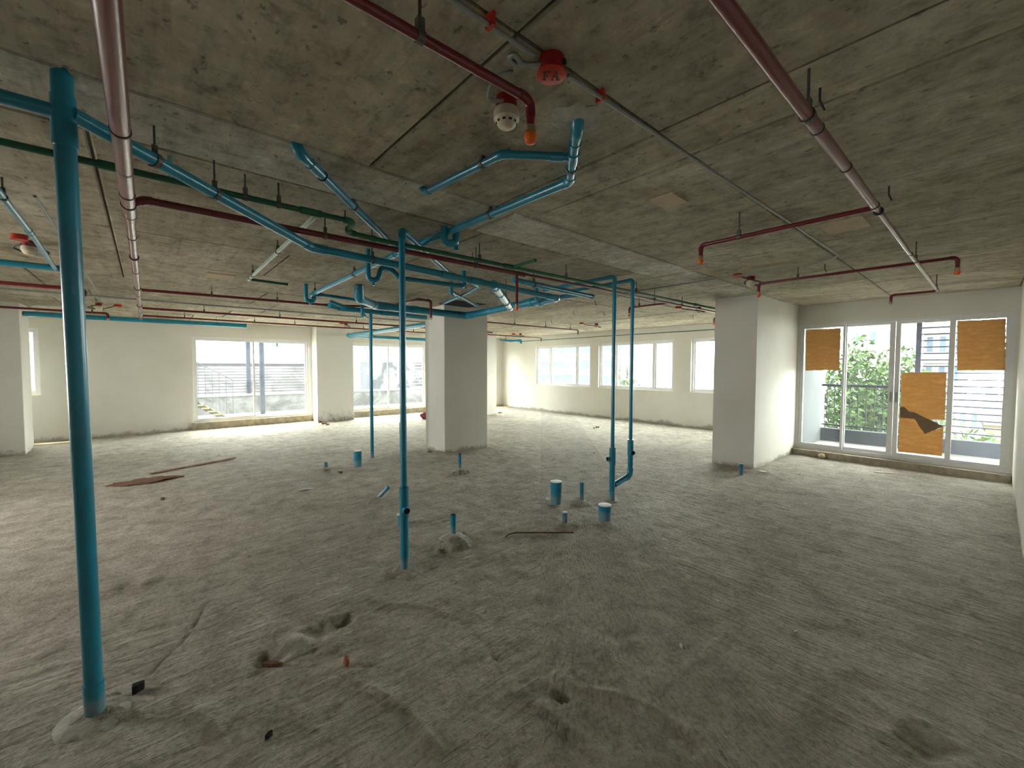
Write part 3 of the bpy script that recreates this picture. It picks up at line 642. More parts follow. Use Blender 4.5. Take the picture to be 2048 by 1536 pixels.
# --- grey electrical conduits
t = run('conduit', 'galvanised steel conduit with red clips running past the round red alarm box', 'conduit', [(X_LEFT + 0.05, 1.06, 2.605), (1.02, 1.06, 2.605)], 0.0075, 'galvanised')
run('', '', '', [(1.18, 1.05, 2.605), (5.0, 1.0, 2.61), (5.2, 1.25, 2.61), (5.2, 3.75, 2.61)], 0.0075, 'galvanised', parent=t, rb=0.2, socket=1.02)
for x in (0.83, 1.38): MB().box((x - 0.006, 1.040, 2.597), (x + 0.006, 1.076, 2.643)).build('clip', 'lid_red', t)
t = run('conduit', 'dark grey conduit crossing under the ceiling towards the back windows', 'conduit', [(X_LEFT + 0.05, 8.75, 2.578), (5.5, 8.75, 2.578)], 0.014, 'galvanised')
t = run('conduit', 'thin pale conduit running back from the thick blue riser to a far detector', 'conduit', [(-0.5, 4.0, 2.615), (-0.5, 10.0, 2.615)], 0.009, 'galvanised')
t = run('conduit', 'thin grey conduit between the two far detectors by the side windows', 'conduit', [on_z(1168, 648, 2.615), on_z(1375, 622, 2.615), on_z(1395, 613, 2.615)], 0.008, 'galvanised', rb=0.2, socket=1.02)
t = run('conduit', 'short thin grey conduit lying beside the red branch with the orange cap', 'conduit', [on_z(1236, 591, 2.618), on_z(1360, 618, 2.618)], 0.008, 'galvanised')

# --- blue drains
BL = 'blue_pvc'
t = run('waste_stack', 'thick blue waste riser standing closest with dusty scuffed foot', 'pipe', [(-0.21, 2.57, -0.01), (-0.21, 2.32, 2.66)], 0.032, BL, seg=28)
MB().sweep([(-0.21, 2.345, 2.38), (-0.21, 2.332, 2.56)], 0.0365, 28).build('tee', BL, t, True)
MB().sweep([(-0.21, 2.57, -0.01), (-0.21, 2.555, 0.16)], 0.0355, 28).build('coupling', BL, t, True)
collar(t, (-0.21, 2.57, -0.006), 0.13, 0.02, seed=3)
run('', '', '', [(X_LEFT + 0.05, 2.33, 2.50), (-0.21, 2.335, 2.50)], 0.025, BL, parent=t, seg=20)
run('', '', '', [(-0.19, 2.33, 2.505), (0.92, 3.27, 2.41), (3.60, 3.35, 2.345)], 0.029, BL, parent=t, seg=20, rb=0.12,
    couplings=[((0.98, 3.27, 2.41), BL, 1.15, 0.1), ((2.1, 3.3, 2.38), BL, 1.18, 0.14), ((2.42, 3.31, 2.375), BL, 1.18, 0.14), ((3.5, 3.345, 2.35), BL, 1.15, 0.12)], hangers=[(0.30, 2.74, 2.46), (1.38, 3.285, 2.40), (0.06, 2.53, 2.48)])

t = run('drain_pipe', 'blue drain pipe dropping from a mortared ceiling hole and running to the back trap', 'pipe', [(1.455, 1.235, 2.66), (1.475, 1.255, 2.605), (1.82, 1.60, 2.59), (1.765, 3.7, 2.588), (1.68, 6.0, 2.50)], 0.025, BL, rb=0.07, couplings=[((1.64, 1.42, 2.598), BL, 1.2, 0.09)], hangers=[(1.72, 1.50, 2.594), (1.80, 2.3, 2.589), (1.73, 4.6, 2.55), (1.68, 5.85, 2.505)], seg=20)
ring(t, (1.55, 1.33, 2.6017), (0.345, 0.345, -0.015), 0.029, 'blue_pvc', 0.012)
run('', '', '', [(1.64, 1.42, 2.598), on_z(1005, 308, 2.598), on_z(852, 384, 2.602), on_z(842, 373, 2.65)], 0.019, BL, parent=t, rb=0.045, hangers=[on_z(965, 328, 2.599)], couplings=[(on_z(1112, 316, 2.598), BL, 1.18, 0.06)])
# U trap at the far end
run('', '', '', [(1.62, 6.02, 2.645), (1.62, 6.02, 2.42), (1.72, 6.02, 2.42), (1.72, 6.02, 2.50)], 0.026, BL, parent=t, rb=0.06, socket=1.1)
run('', '', '', [(1.72, 6.02, 2.50), (1.80, 6.02, 2.52), (2.50, 6.08, 2.50)], 0.022, BL, parent=t, socket=1.2)
MB().sweep([(1.67, 6.02, 2.37), (1.67, 6.02, 2.40)], 0.016, 12).build('trap_plug', BL, t, True)
run('', '', '', [(1.745, 2.80, 2.62), (1.745, 2.80, 2.50), (1.84, 2.78, 2.50), (1.84, 2.78, 2.645)], 0.027, BL, parent=t, rb=0.055, socket=1.08)
MB().sweep([(1.84, 2.78, 2.45), (1.84, 2.78, 2.49)], 0.019, 12).build('trap_plug', BL, t, True)
collar(t, (1.455, 1.235, CZ + 0.002), 0.125, -0.014, seed=11)

t = run('drain_pipe', 'blue drain pipe slanting from a ceiling elbow into the drain junction', 'pipe', [(0.585, 2.30, 2.66), (0.60, 2.29, 2.60), (1.75, 3.56, 2.588)], 0.024, BL, rb=0.07, hangers=[(1.05, 2.79, 2.595)], couplings=[((0.70, 2.40, 2.599), BL, 1.14, 0.10)], seg=20)
ring(t, (0.76, 2.467, 2.5983), (1.15, 1.27, -0.012), 0.029, 'black_rubber', 0.005)

# P trap to the left of the centre riser
t = run('drain_trap', 'wavy blue P-trap feeding a level drain behind the slim centre riser', 'pipe', [(1.578, 3.85, 2.645), (1.578, 3.85, 2.358), (1.663, 3.83, 2.358), (1.692, 3.82, 2.482), (1.787, 3.82, 2.482), (1.873, 3.82, 2.41), (1.977, 3.81, 2.407), (2.60, 3.80, 2.42), (2.73, 3.98, 2.46)], 0.023, BL, rb=0.07, socket=1.08)
MB().sweep([(1.62, 3.84, 2.305), (1.62, 3.84, 2.345)], 0.015, 12).build('trap_plug', BL, t, True)

# slim centre riser with its slanting arm
def riser(name, label, x, y, zc, r0, r1, ztop, arm, port=None, zp=None):
    t = thing(name, (x, y, 0), label, 'pipe')
    run('', '', '', [(x, y, zc - 0.02), (x, y, ztop)] + arm, r1, BL, parent=t, rb=r1 * 2.0, socket=1.18)
    MB().sweep([(x, y, -0.01), (x, y, zc), (x, y, zc)], [r0, r0, r1], 20).build('pipe', BL, t, True)
    MB().sweep([(x, y, zc - 0.16), (x, y, zc - 0.16), (x, y, zc), (x, y, zc)], [r0, r0 * 1.10, r0 * 1.10, r1], 20).build('coupling', BL, t, True)
    if port:
        d = Vector(port).normalized(); q = Vector((x, y, zp))
        tee = MB().sweep([q + Vector((0, 0, -0.07)), q + Vector((0, 0, 0.07))], r0 * 1.12, 20).hollow(q, q + d * (r0 + 0.035), r0 * 0.82, 0.003).build('tee', BL, t, True)
        e = q + d * (r0 + 0.029); MB().sweep([e, e + d * 0.003], r0 * 0.72, 16).build('port_shade', 'pure_black', tee)  # black disc paints the shade inside the port
    return t
t = riser('waste_riser', 'slim blue riser with an open tee port standing in front of the mid-floor column', 1.445, 2.90, 0.64, 0.031, 0.0235, 2.555, [(2.36, 3.70, 2.505)], (-0.15, -0.95, 0), 0.475)
collar(t, (1.445, 2.90, -0.004), 0.10, 0.016, seed=5)
t = riser('waste_riser', 'blue riser with a small side port, paired risers by the side windows, straight one', 4.04, 2.87, 0.62, 0.033, 0.022, 2.575, [(3.99, 3.95, 2.562)], (-0.9, 0.35, 0), 0.49)
collar(t, (4.04, 2.87, -0.004), 0.08, 0.012, seed=6)
t2 = thing('waste_riser', (4.36, 2.83, 0), 'blue riser that bends at its foot into the straight riser beside it', 'pipe')
bx, by = 4.36, 2.84
run('', '', '', [(bx, by, 0.62), (bx, by, 2.575), (bx - 0.03, 3.92, 2.562)], 0.022, BL, parent=t2, rb=0.045, socket=1.18)
run('', '', '', [(bx, by, 0.66), (bx, by, 0.245), (4.08, 2.865, 0.18)], 0.032, BL, parent=t2, rb=0.09, socket=1.12)
MB().sweep([(bx, by, 0.50), (bx, by, 0.50), (bx, by, 0.68), (bx, by, 0.68)], [0.032, 0.036, 0.036, 0.022], 20).build('coupling', BL, t2, True)
d = Vector((-0.47, -0.88, 0)); q = Vector((bx, by, 0.53)); tee = MB().hollow(q, q + d * 0.065, 0.027, 0.003).build('tee_port', BL, t2, True); MB().sweep([q + d * 0.058, q + d * 0.061], 0.0235, 16).build('port_shade', 'pure_black', tee)  # black disc stands for the shade in this tee mouth
t = riser('waste_riser', 'thin blue riser left of the mid-floor column, standing clear', 2.86, 6.9, 0.02, 0.029, 0.029, 2.50, [], None)
t = riser('waste_riser', 'thin blue riser with a side tee just left of the mid-floor column', 3.41, 6.93, 0.55, 0.029, 0.02, 2.50, [], (-0.07, -1, 0), 0.42)

# large pipes just under the ceiling in front of the mid-floor column
t = run('drain_pipe', 'large blue drain elbowing down and turning the corner in front of the mid-floor column', 'pipe', [(2.18, 5.62, 2.645), (2.20, 5.70, 2.47), (2.62, 6.16, 2.47), (4.36, 6.24, 2.46), (4.25, 4.25, 2.49)], 0.057, BL, rb=0.13, socket=1.1, seg=22,
        couplings=[((2.75, 6.19, 2.47), BL, 1.12, 0.16), ((3.3, 6.2, 2.47), BL, 1.12, 0.1), ((4.26, 4.5, 2.488), BL, 1.12, 0.15)])
run('', '', '', [(4.25, 4.25, 2.49), (4.20, 3.50, 2.475)], 0.032, BL, parent=t)
t = run('drain_pipe', 'blue drain running level behind the mid-floor column with the two thin risers under it', 'pipe', [(2.14, 6.72, 2.48), (2.35, 6.80, 2.465), (3.93, 6.95, 2.455)], 0.042, BL, seg=20, couplings=[((2.5, 6.81, 2.465), BL, 1.15, 0.12), ((3.1, 6.87, 2.46), BL, 1.15, 0.12)])
run('', '', '', [on_y(660, 603, 6.6), on_y(690, 614, 6.6)], 0.026, BL, parent=t, cap_end=True)
run('', '', '', [(2.62, 6.65, 2.645), (2.62, 6.65, 2.36), (2.70, 6.75, 2.36), (2.70, 6.85, 2.43)], 0.026, BL, parent=t, rb=0.05, socket=1.06)
t = run('drain_pipe', 'level blue drain with a capped free end beside the paired risers', 'pipe', [(2.98, 3.40, 2.475), (4.46, 3.52, 2.475)], 0.03, BL, cap_end=True, hangers=[(3.3, 3.43, 2.475)], couplings=[((3.85, 3.47, 2.475), BL, 1.15, 0.12)])
t = thing('drain_branch', (3.0, 3.4, 2.2), 'short pale-lit blue stub slanting down from the drain, shorter of the pair', 'pipe')
run('', '', '', [(3.58, 3.35, 2.345), (3.64, 3.38, 2.345), (3.74, 3.76, 2.345)], 0.034, BL, parent=t, cap_end=True)
t = run('drain_branch', 'long blue stub with ring joints reaching from the drain towards the mid-floor column', 'pipe', [(2.64, 3.32, 2.37), (3.76, 4.36, 2.35)], 0.044, BL, seg=20, couplings=[((2.76, 3.43, 2.37), BL, 1.14, 0.10), ((3.02, 3.67, 2.365), BL, 1.12, 0.05), ((3.70, 4.30, 2.35), BL, 1.12, 0.06)], hangers=[(3.4, 4.03, 2.355)])
# fittings over the mid-floor column
t = run('drain_trap', 'blue trap and crossing stubs over the mid-floor column', 'pipe', [(2.98, 4.62, 2.645), (2.98, 4.62, 2.50), (3.10, 4.72, 2.50), (3.14, 4.85, 2.55), (4.15, 5.62, 2.545)], 0.026, BL, rb=0.05, socket=1.15, couplings=[((3.22, 4.91, 2.55), BL, 1.12, 0.02), ((3.29, 4.965, 2.55), BL, 1.12, 0.02), ((3.36, 5.02, 2.55), BL, 1.12, 0.02)])
run('', '', '', [(3.62, 5.85, 2.56), (3.37, 4.81, 2.56), (3.24, 4.37, 2.57), (2.84, 4.10, 2.57)], 0.022, BL, parent=t)
run('', '', '', [(2.76, 4.02, 2.645), (2.76, 4.02, 2.45)], 0.03, BL, parent=t, cap_end=True)
t = run('drain_elbow', 'blue elbow dropping from the ceiling beside the corner drain and sweeping into it', 'pipe', [(3.95, 4.05, 2.645), (3.95, 4.05, 2.46), (4.22, 4.15, 2.46)], 0.028, BL, rb=0.08)

# far blue pipes by the back wall
t = run('drain_pipe', 'long blue drain hung along the back wall beside the left column', 'pipe', [(-1.62, 11.35, 2.475), (1.75, 11.35, 2.475)], 0.045, BL, cap_end=True, seg=18)
for x in (-0.6, 0.2, 1.2): MB().sweep([(x, 11.35, 2.5), (x, 11.35, CZ)], 0.006, 6).build('hanger', 'galvanised', t)
t = run('drain_pipe', 'blue drains meeting in a corner above the sliding window next to the pilaster', 'pipe', [(4.5, 7.9, 2.44), (4.20, 11.75, 2.40), (7.4, 11.75, 2.38)], 0.05, BL, rb=0.1, seg=18)
run('', '', '', [on_z(700, 674, 2.36), on_z(745, 670, 2.37)], 0.035, BL, parent=t)
t = run('drain_pipe', 'small bright blue elbow pipe above the far corner', 'pipe', [(9.2, 11.2, 2.47), (9.6, 11.1, 2.45), (9.9, 10.9, 2.47), (9.9, 10.9, 2.36)], 0.035, BL, seg=14, hangers=[(9.4, 11.15, 2.46)])
# left edge
t = run('drain_pipe', 'pale blue drain pipe running back past the thick riser to a cross pipe', 'pipe', [(-0.60, 2.34, 2.53), (-0.60, 2.62, 2.56), (-0.60, 3.1, 2.555), (-0.60, 4.6, 2.50), (-0.64, 6.04, 2.49)], 0.018, BL, seg=16, rb=0.2, socket=1.08, hangers=[(-0.60, 3.8, 2.53)])
ring(t, (-0.60, 4.5, 2.5037), (0, 1, -0.037), 0.021, 'blue_pvc', 0.02)
t = run('drain_pipe', 'level blue drain passing behind the thick riser', 'pipe', [(X_LEFT + 0.05, 6.12, 2.5), (-0.52, 6.02, 2.5)], 0.03, BL, seg=16, cap_end=True, hangers=[(-1.2, 6.05, 2.5)])

# ------------------------------------------------------------------ pipe stubs rising from the floor
def stub(px, py, r, h, label, top='open', lean=(0, 0), mortar=0.0, seed=1, flare=0.0):
    p = on_z(px, py, 0); c = Vector((p.x, p.y + r * 0.75, 0)) ; c.x += r * 0.65
    t = thing('pipe_stub', c, label, 'pipe stub')
    top_p = c + Vector((lean[0], lean[1], h)); base = c + Vector((0, 0, -0.02))
    if top == 'open':
        body = MB().hollow(base, top_p, r, 0.003, 20).build('pipe', BL, t, True)
        d = (top_p - base).normalized(); MB().sweep([top_p - d * 0.03, top_p - d * 0.028], r - 0.0035, 16).build('bore_shade', 'pure_black', t)  # black disc paints the shade down the open stub
    else:
        MB().sweep([base, top_p], [r, r * (1 + flare)], 22).build('pipe', BL, t, True)
        d = (top_p - base).normalized()
        MB().sweep([top_p + d * 0.0005, top_p + d * 0.005, top_p + d * 0.009], [r * (1 + flare) * 1.01, r * (1 + flare) * 1.0, r * 0.5], 22).build('cap', 'white_cap', t, True)
    if mortar: collar(t, (c.x, c.y, -0.006), mortar, 0.03, seed=seed)
    return t
stub(650, 938, 0.026, 0.095, 'tiny open blue pipe stub beside the capped stub left of the thin risers')
stub(713, 935, 0.058, 0.245, 'wide blue pipe stub with a white cap left of the thin risers', 'cap')
stub(750, 998, 0.024, 0.13, 'blue pipe stub lying almost flat, leaning over at a steep angle', lean=(0.12, -0.085))
stub(800, 1052, 0.042, 0.10, 'low wide blue stub tucked behind the slim centre riser', 'cap')
stub(906, 1078, 0.025, 0.215, 'blue pipe stub rising from a lump of mortar', mortar=0.13, seed=21)
stub(919, 943, 0.025, 0.265, 'thin open blue stub standing right before the mid-floor column', mortar=0.07, seed=22)
stub(1113, 1009, 0.058, 0.245, 'tall wide blue stub with a white cap near the paired risers', 'cap', flare=0.12)
stub(1164, 1004, 0.023, 0.225, 'thin open blue stub between the tall capped stub and the paired risers', mortar=0.06, seed=23)
stub(1130, 1050, 0.025, 0.115, 'short blue stub set in a ring hole by the bent rusty rod', 'cap')
stub(1212, 1047, 0.060, 0.165, 'short wide dusty blue stub with a white cap in front of the paired risers', 'cap', flare=0.08)
stub(1484, 950, 0.029, 0.155, 'small grey-blue stub at the foot of the thick pier', 'cap')

# ------------------------------------------------------------------ detectors and alarm boxes
def flex(t, pts, r=0.008, mat='galvanised'):
    P = [Vector(p) for p in pts]; out = []
    for i in range(len(P) - 1):
        p0 = P[max(i - 1, 0)]; p1 = P[i]; p2 = P[i + 1]; p3 = P[min(i + 2, len(P) - 1)]
        for k in range(8):
            q = k / 8
            out.append(0.5 * ((2 * p1) + (-p0 + p2) * q + (2 * p0 - 5 * p1 + 4 * p2 - p3) * q * q + (-p0 + 3 * p1 - 3 * p2 + p3) * q ** 3))
    out.append(P[-1])
    rad = [r * (1.0 if i % 2 else 0.88) for i in range(len(out))]
    MB().sweep(out, rad, 10).build('flexible_conduit', mat, t, True)
def detector(c, label, s=1.0, group=None, vents=True):
    c = Vector(c); t = thing('smoke_detector', c, label, 'smoke detector', group)
    MB().sweep([c + Vector((0, 0, 0.002)), c - Vector((0, 0, 0.055 * s))], 0.043 * s, 20).build('back_box', 'fire_red', t, True)
    z = [0.050, 0.060, 0.088, 0.092, 0.112, 0.115, 0.122]; rr = [0.048, 0.052, 0.052, 0.047, 0.036, 0.033, 0.022]
    b = MB().sweep([c - Vector((0, 0, q * s)) for q in z], [q * s for q in rr], 26).build('body', 'cream_plastic', t, True)
    if vents:
        for k in range(10):
            an = 2 * math.pi * k / 10; dd = Vector((math.cos(an), math.sin(an), 0)); q = c + dd * 0.0405 * s - Vector((0, 0, 0.103 * s)); tt = Vector((-dd.y, dd.x, 0))
            n_ = Vector((dd.x * 0.85, dd.y * 0.85, -0.5)).normalized(); w = n_.cross(tt)
            MB().prism([q + tt * 0.006 * s + w * 0.004 * s + n_ * .0012, q - tt * 0.006 * s + w * 0.004 * s + n_ * .0012, q - tt * 0.006 * s - w * 0.004 * s + n_ * .0012, q + tt * 0.006 * s - w * 0.004 * s + n_ * .0012], -n_ * 0.003).build('vent_slot', 'pure_black', b)
    return t
p = on_z(1013, 195, CZ)
dt = detector((p.x, p.y, CZ), 'cream smoke detector on a round red back box beside the red drop pipe')
px_, py_ = p.x, p.y
flex(dt, [(px_ - 0.03, py_ - 0.02, 2.605), (px_ - 0.09, py_ - 0.0, 2.60), (px_ - 0.125, py_ - 0.07, 2.615), (px_ - 0.115, py_ - 0.12, 2.62), (px_ - 0.09, py_ - 0.145, 2.625)], 0.0085)

p = on_z(1103, 118, CZ); fc = Vector((p.x, p.y, CZ))
fa = thing('alarm_box', fc, 'round red fire alarm junction box lettered FA in black', 'junction box')
MB().sweep([fc + Vector((0, 0, 0.002)), fc - Vector((0, 0, 0.052))], 0.046, 26).build('back_box', 'fire_red', fa, True)
lid = MB().sweep([fc - Vector((0, 0, 0.052)), fc - Vector((0, 0, 0.057)), fc - Vector((0, 0, 0.058))], [0.052, 0.052, 0.050], 30).build('lid', 'lid_red', fa, True)
MB().sweep([fc + RIGHT * 0.040 - FWD * 0.022 + Vector((0, 0, -0.026)), fc + RIGHT * 0.046 - FWD * 0.026 + Vector((0, 0, -0.026))], 0.010, 14).build('knockout', 'pure_black', fa)
rr_ = Vector((RIGHT.x, RIGHT.y, 0)).normalized(); uu_ = Vector((-FWD.x, -FWD.y, 0)).normalized()
def glyph(polys, cx, s):
    mb = MB(); zc = fc - Vector((0, 0, 0.0582))
    for poly in polys: mb.prism([zc + rr_ * (cx + x * s) + uu_ * (y * s) for x, y in poly], (0, 0, -0.0012))
    mb.build('letter', 'lettering_black', lid)
glyph([[(0, -1), (.62, -1), (.62, -.86), (.46, -.86), (.46, .86), (.16, .86), (.16, -.86), (0, -.86)], [(0, .86), (1.15, .86), (1.15, 1), (0, 1)], [(1.02, .5), (1.15, .5), (1.15, .86), (1.02, .86)], [(.54, -.08), (.82, -.08), (.82, .1), (.54, .1)], [(.8, -.25), (.9, -.25), (.9, .27), (.8, .27)]], -0.0315, 0.0225)
glyph([[(.55, 1), (.75, 1), (1.25, -.86), (.92, -.86), (.52, .72)], [(.5, .8), (.56, .62), (.2, -.86), (.1, -.86)], [(-.05, -1), (.35, -1), (.35, -.86), (-.05, -.86)], [(.78, -1), (1.4, -1), (1.4, -.86), (.78, -.86)], [(.28, -.3), (.85, -.3), (.85, -.16), (.31, -.16)]], 0.001, 0.0225)
flex(fa, [fc + Vector((-0.040, 0.012, -0.030)), fc + Vector((-0.085, 0.050, -0.030)), fc + Vector((-0.125, 0.055, -0.015)), fc + Vector((-0.125, 0.085, -0.012)), fc + Vector((-0.085, 0.095, -0.010))], 0.0095)

def far_detector(box_px, det_px, label1, label2, s=1.0):
    a = on_z(*box_px, CZ); b = on_z(*det_px, CZ)
    j = thing('junction_box', (a.x, a.y, CZ), label1, 'junction box', None)
    MB().sweep([(a.x, a.y, CZ + 0.002), (a.x, a.y, CZ - 0.035), (a.x, a.y, CZ - 0.04)], [0.05, 0.05, 0.054], 18).build('body', 'lid_red', j, True)
    d = detector((b.x, b.y, CZ), label2, 1.0, None, False)
    n = Vector((b.x - a.x, b.y - a.y, 0)); n.normalize(); w = Vector((-n.y, n.x, 0)); B = Vector((b.x, b.y, CZ - 0.03)); A = Vector((a.x, a.y, CZ - 0.025))
    flex(d, [A + n * 0.05, A + n * 0.10 - w * 0.06 - Vector((0, 0, 0.03)), B - w * 0.12 - Vector((0, 0, 0.06)), B + n * 0.13 - Vector((0, 0, 0.06)), B + n * 0.06 + w * 0.11 - Vector((0, 0, 0.03)), B + w * 0.045], 0.008, 'dark_steel')
far_detector((1475, 548), (1502, 553), 'red junction box on the conduit above the thick pier', 'looped-cable smoke detector above the thick pier')
far_detector((38, 470), (58, 482), 'red junction box left of the thick blue riser', 'looped-cable smoke detector left of the thick blue riser')
far_detector((1163, 645), (1193, 647), 'small red junction box near the three-light windows', 'far smoke detector hanging near the three-light windows')
far_detector((236, 609), (197, 606), 'small red junction box near the back wall beside the thick riser', 'far smoke detector near the back wall beside the thick riser')
far_detector((1357, 613), (1397, 614), 'small red junction box beside the pier under the green pipe', 'far smoke detector beside the pier under the green pipe')
far_detector((683, 645), (692, 646), 'small red junction box above the pilaster', 'far smoke detector above the pilaster')
far_detector((1027, 667), (1041, 667), 'tiny red junction box by the far corner', 'tiny smoke detector by the far corner')

# loose wire hooks left in the soffit
hook_px = [(1264, 560), (1190, 600), (1208, 623), (1650, 528), (1778, 372), (1386, 630), (1147, 622), (1103, 640), (690, 420), (945, 505), (1640, 175)]
for px, py in hook_px:
    p = on_z(px, py, CZ)
    tag(MB().sweep([(p.x, p.y, CZ + 0.004), (p.x, p.y, CZ - 0.05), (p.x + 0.02, p.y - 0.012, CZ - 0.085)], 0.0045, 6).build('wire_hook', 'dark_steel'), 'short dark wire hook sticking out of the bare ceiling', 'hook', 'wire hooks in the soffit')

# ------------------------------------------------------------------ debris on the floor
def debris(mb, name, mat, label, cat, smooth=False): return tag(mb.build(name, mat, None, smooth), label, cat)
A = on_z(1147, 1066, 0.012); B = on_z(1032, 1066, 0.012); C_ = on_z(1018, 1069, 0.012); D_ = on_z(1011, 1075, 0.012)
for q in (A, B, C_, D_): q.z = 0.016
debris(MB().sweep([A, B, C_, D_], 0.007, 8), 'steel_rod', 'rust', 'bent rusty steel rod lying in front of the capped stubs', 'rod', True)
A, B = on_z(300, 946, 0.02), on_z(470, 914, 0.02); n = (B - A).normalized(); w = Vector((-n.y, n.x, 0)) * 0.035
debris(MB().prism([A - w, B - w, B + w, A + w], (0, 0, -0.012)), 'timber_batten', 'old_wood', 'long thin brown timber batten lying flat on the floor', 'timber')
p = on_z(295, 962, 0)
debris(MB().blob((p.x, p.y, 0.0), (0.38, 0.16, 0.03), 0.3, 18, 8, 31), 'dirt_heap', 'rust', 'thin dark heap of dirt beside the brown timber batten', 'dirt')
def shard(px, py, sx, sy, h, rot, name, mat, label, cat, z=0.004):
    p = on_z(px, py, 0); c, s = math.cos(rot), math.sin(rot); r = random.Random(int(px * 7 + py))
    poly = [(-sx, -sy * .6), (-sx * .3, -sy), (sx * .8, -sy * .7), (sx, sy * .2), (sx * .4, sy), (-sx * .7, sy * .7)]
    pts = [(p.x + (x * c - y * s) * r.uniform(.85, 1.1), p.y + (x * s + y * c) * r.uniform(.85, 1.1), z + h + r.uniform(-h, h) * .2) for x, y in poly]
    return debris(MB().prism(pts, (0, 0, -h - 0.008)), name, mat, label, cat)
shard(545, 1330, 0.05, 0.012, 0.012, -0.7, 'wood_shard', 'rust', 'thin dark red shard beside the broken patch of screed', 'debris')
p = on_z(693, 1330, 0); debris(MB().blob((p.x, p.y, 0.022), (0.014, 0.022, 0.028), 0.2, seed=4), 'brick_chip', 'terracotta', 'orange brick chip standing on edge on the screed', 'debris')
shard(276, 1381, 0.025, 0.016, 0.03, 0.3, 'plastic_scrap', 'pure_black', 'black scrap beside the foot of the thick blue riser', 'debris')
shard(537, 1474, 0.018, 0.008, 0.012, 0.5, 'stone_chip', 'pure_black', 'small black chip with a scratch behind it', 'debris')
A, B, C_ = on_z(597, 981, 0.01), on_z(612, 978, 0.01), on_z(629, 977, 0.01)
debris(MB().sweep([A, B, C_], [0.008, 0.014, 0.006], 6), 'paper_strip', 'chip_white', 'torn white paper strip on open floor', 'debris')
p = on_z(1643, 917, 0); debris(MB().blob((p.x, p.y, 0.045), (0.05, 0.05, 0.045), 0.05, 14, 9, 5), 'stone', 'pale_wood', 'rounded pale stone at the balcony door kerb', 'stone', True)
A, B = on_z(1748, 943, 0.01), on_z(1790, 946, 0.01); n = (B - A).normalized(); w = Vector((-n.y, n.x, 0)) * 0.03
debris(MB().prism([A - w, B - w * .7, B + w, A + w * .5], (0, 0, -0.012)), 'wood_offcut', 'pale_wood', 'flat pale wood offcut near the balcony doors', 'timber')
p = on_z(1525, 945, 0); debris(MB().sweep([(p.x, p.y, -0.004), (p.x, p.y, 0.02)], 0.055, 16), 'plastic_puck', 'white_cap', 'flat white plastic cap at the foot of the thick pier', 'cap')
p = on_z(1095, 999, 0); debris(MB().sweep([(p.x, p.y, -0.002), (p.x, p.y, 0.014)], 0.022, 12), 'plastic_disc', 'chip_white', 'white disc beside the tall capped stub', 'cap')
for px, py, nm in ((1435, 1203, 'near the centre of the open screed'), (1362, 1293, 'by the scraped ridges'), (326, 997, 'left of the batten'), (1000, 948, 'near the mid-floor column'), (1188, 906, 'beyond the paired risers'), (1592, 1265, 'on the brushed screed')):
    shard(px, py, 0.016, 0.007, 0.006, random.random() * 3, 'plaster_chip', 'chip_white', 'small white plaster chip ' + nm, 'debris')
for px, py, lab in ((648, 848, 'largest dark rubble piece lying in front of the damp pilaster'), (655, 850, 'flat rubble sliver beside the dark rubble before the pilaster'), (640, 845, 'small rubble bit against the kerb before the pilaster')):
    shard(px, py, 0.08 if px == 648 else 0.05, 0.04, 0.03, random.random(), 'rubble_piece', 'rust', lab, 'rubble')
p = on_z(697, 838, 0); debris(MB().sweep([(p.x, p.y, -0.003), (p.x, p.y, 0.10), (p.x, p.y, 0.115)], [0.045, 0.045, 0.035], 14), 'tin_can', 'galvanised', 'small grey tin standing at the foot of the pilaster', 'can', True)
p = on_z(851, 838, 0); debris(MB().blob((p.x, p.y, 0.10), (0.16, 0.12, 0.11), 0.25, seed=8), 'cloth_bundle', 'red_cloth', 'red cloth bundle on the floor beyond the mid-floor column', 'cloth')
for px, py, sx, lab in ((1195, 855, 0.06, 'larger brown crumb beyond the paired risers'), (1188, 857, 0.03, 'smaller brown crumb beyond the paired risers'), (1000, 826, 0.1, 'brown rubble lump near the far white column'),
                        (655, 942, 0.05, 'brown crumb at the foot of the tiny open stub'), (680, 946, 0.05, 'brown crumb between the tiny stub and the capped stub'), (860, 905, 0.05, 'brown crumb at the foot of the mid-floor column'), (325, 999, 0.02, 'small dark crumb on the floor before the timber batten')):
    shard(px, py, sx, sx * .5, 0.02, random.random() * 3, 'rubble_piece', 'rust', lab, 'rubble')

# ------------------------------------------------------------------ outside: balcony
struct(MB().box((X_BALC + WT, -1.6, -0.2), (10.75, 2.35, 0.05)).build('floor_balcony', 'terrace_paving'), 'grey balcony floor slab')
struct(MB().box((X_BALC + WT, -1.6, 2.50), (10.75, 2.35, 2.85)).build('ceiling_balcony', 'far_white'), 'white balcony soffit')
struct(MB().box((X_BALC + WT + 0.02, 2.33, 0.05), (10.5, 2.349, 2.5)).build('wall_balcony_dim_sheet', 'balcony_wall_dimmed'), 'darkened sheet dimming the white side wall of the balcony')  # thin dark sheet over the white pier keeps its sky-lit face dimmer
bk = thing('balcony_kerb', (10.6, 0.4, 0.05), 'grey balcony upstand under the railing and louvres', 'kerb')
MB().box((10.5, -1.6, 0.04), (10.68, 2.34, 0.30)).build('upstand', 'far_grey', bk)
rl = thing('balcony_railing', (10.55, 1.6, 0.3), 'dark metal balcony railing in front of the tree', 'railing')
MB().box((10.55, 0.95, 1.16), (10.61, 2.34, 1.21)).build('top_rail', 'rail_grey', rl)
MB().box((10.565, 0.95, 0.36), (10.595, 2.34, 0.39)).build('bottom_rail', 'rail_grey', rl)
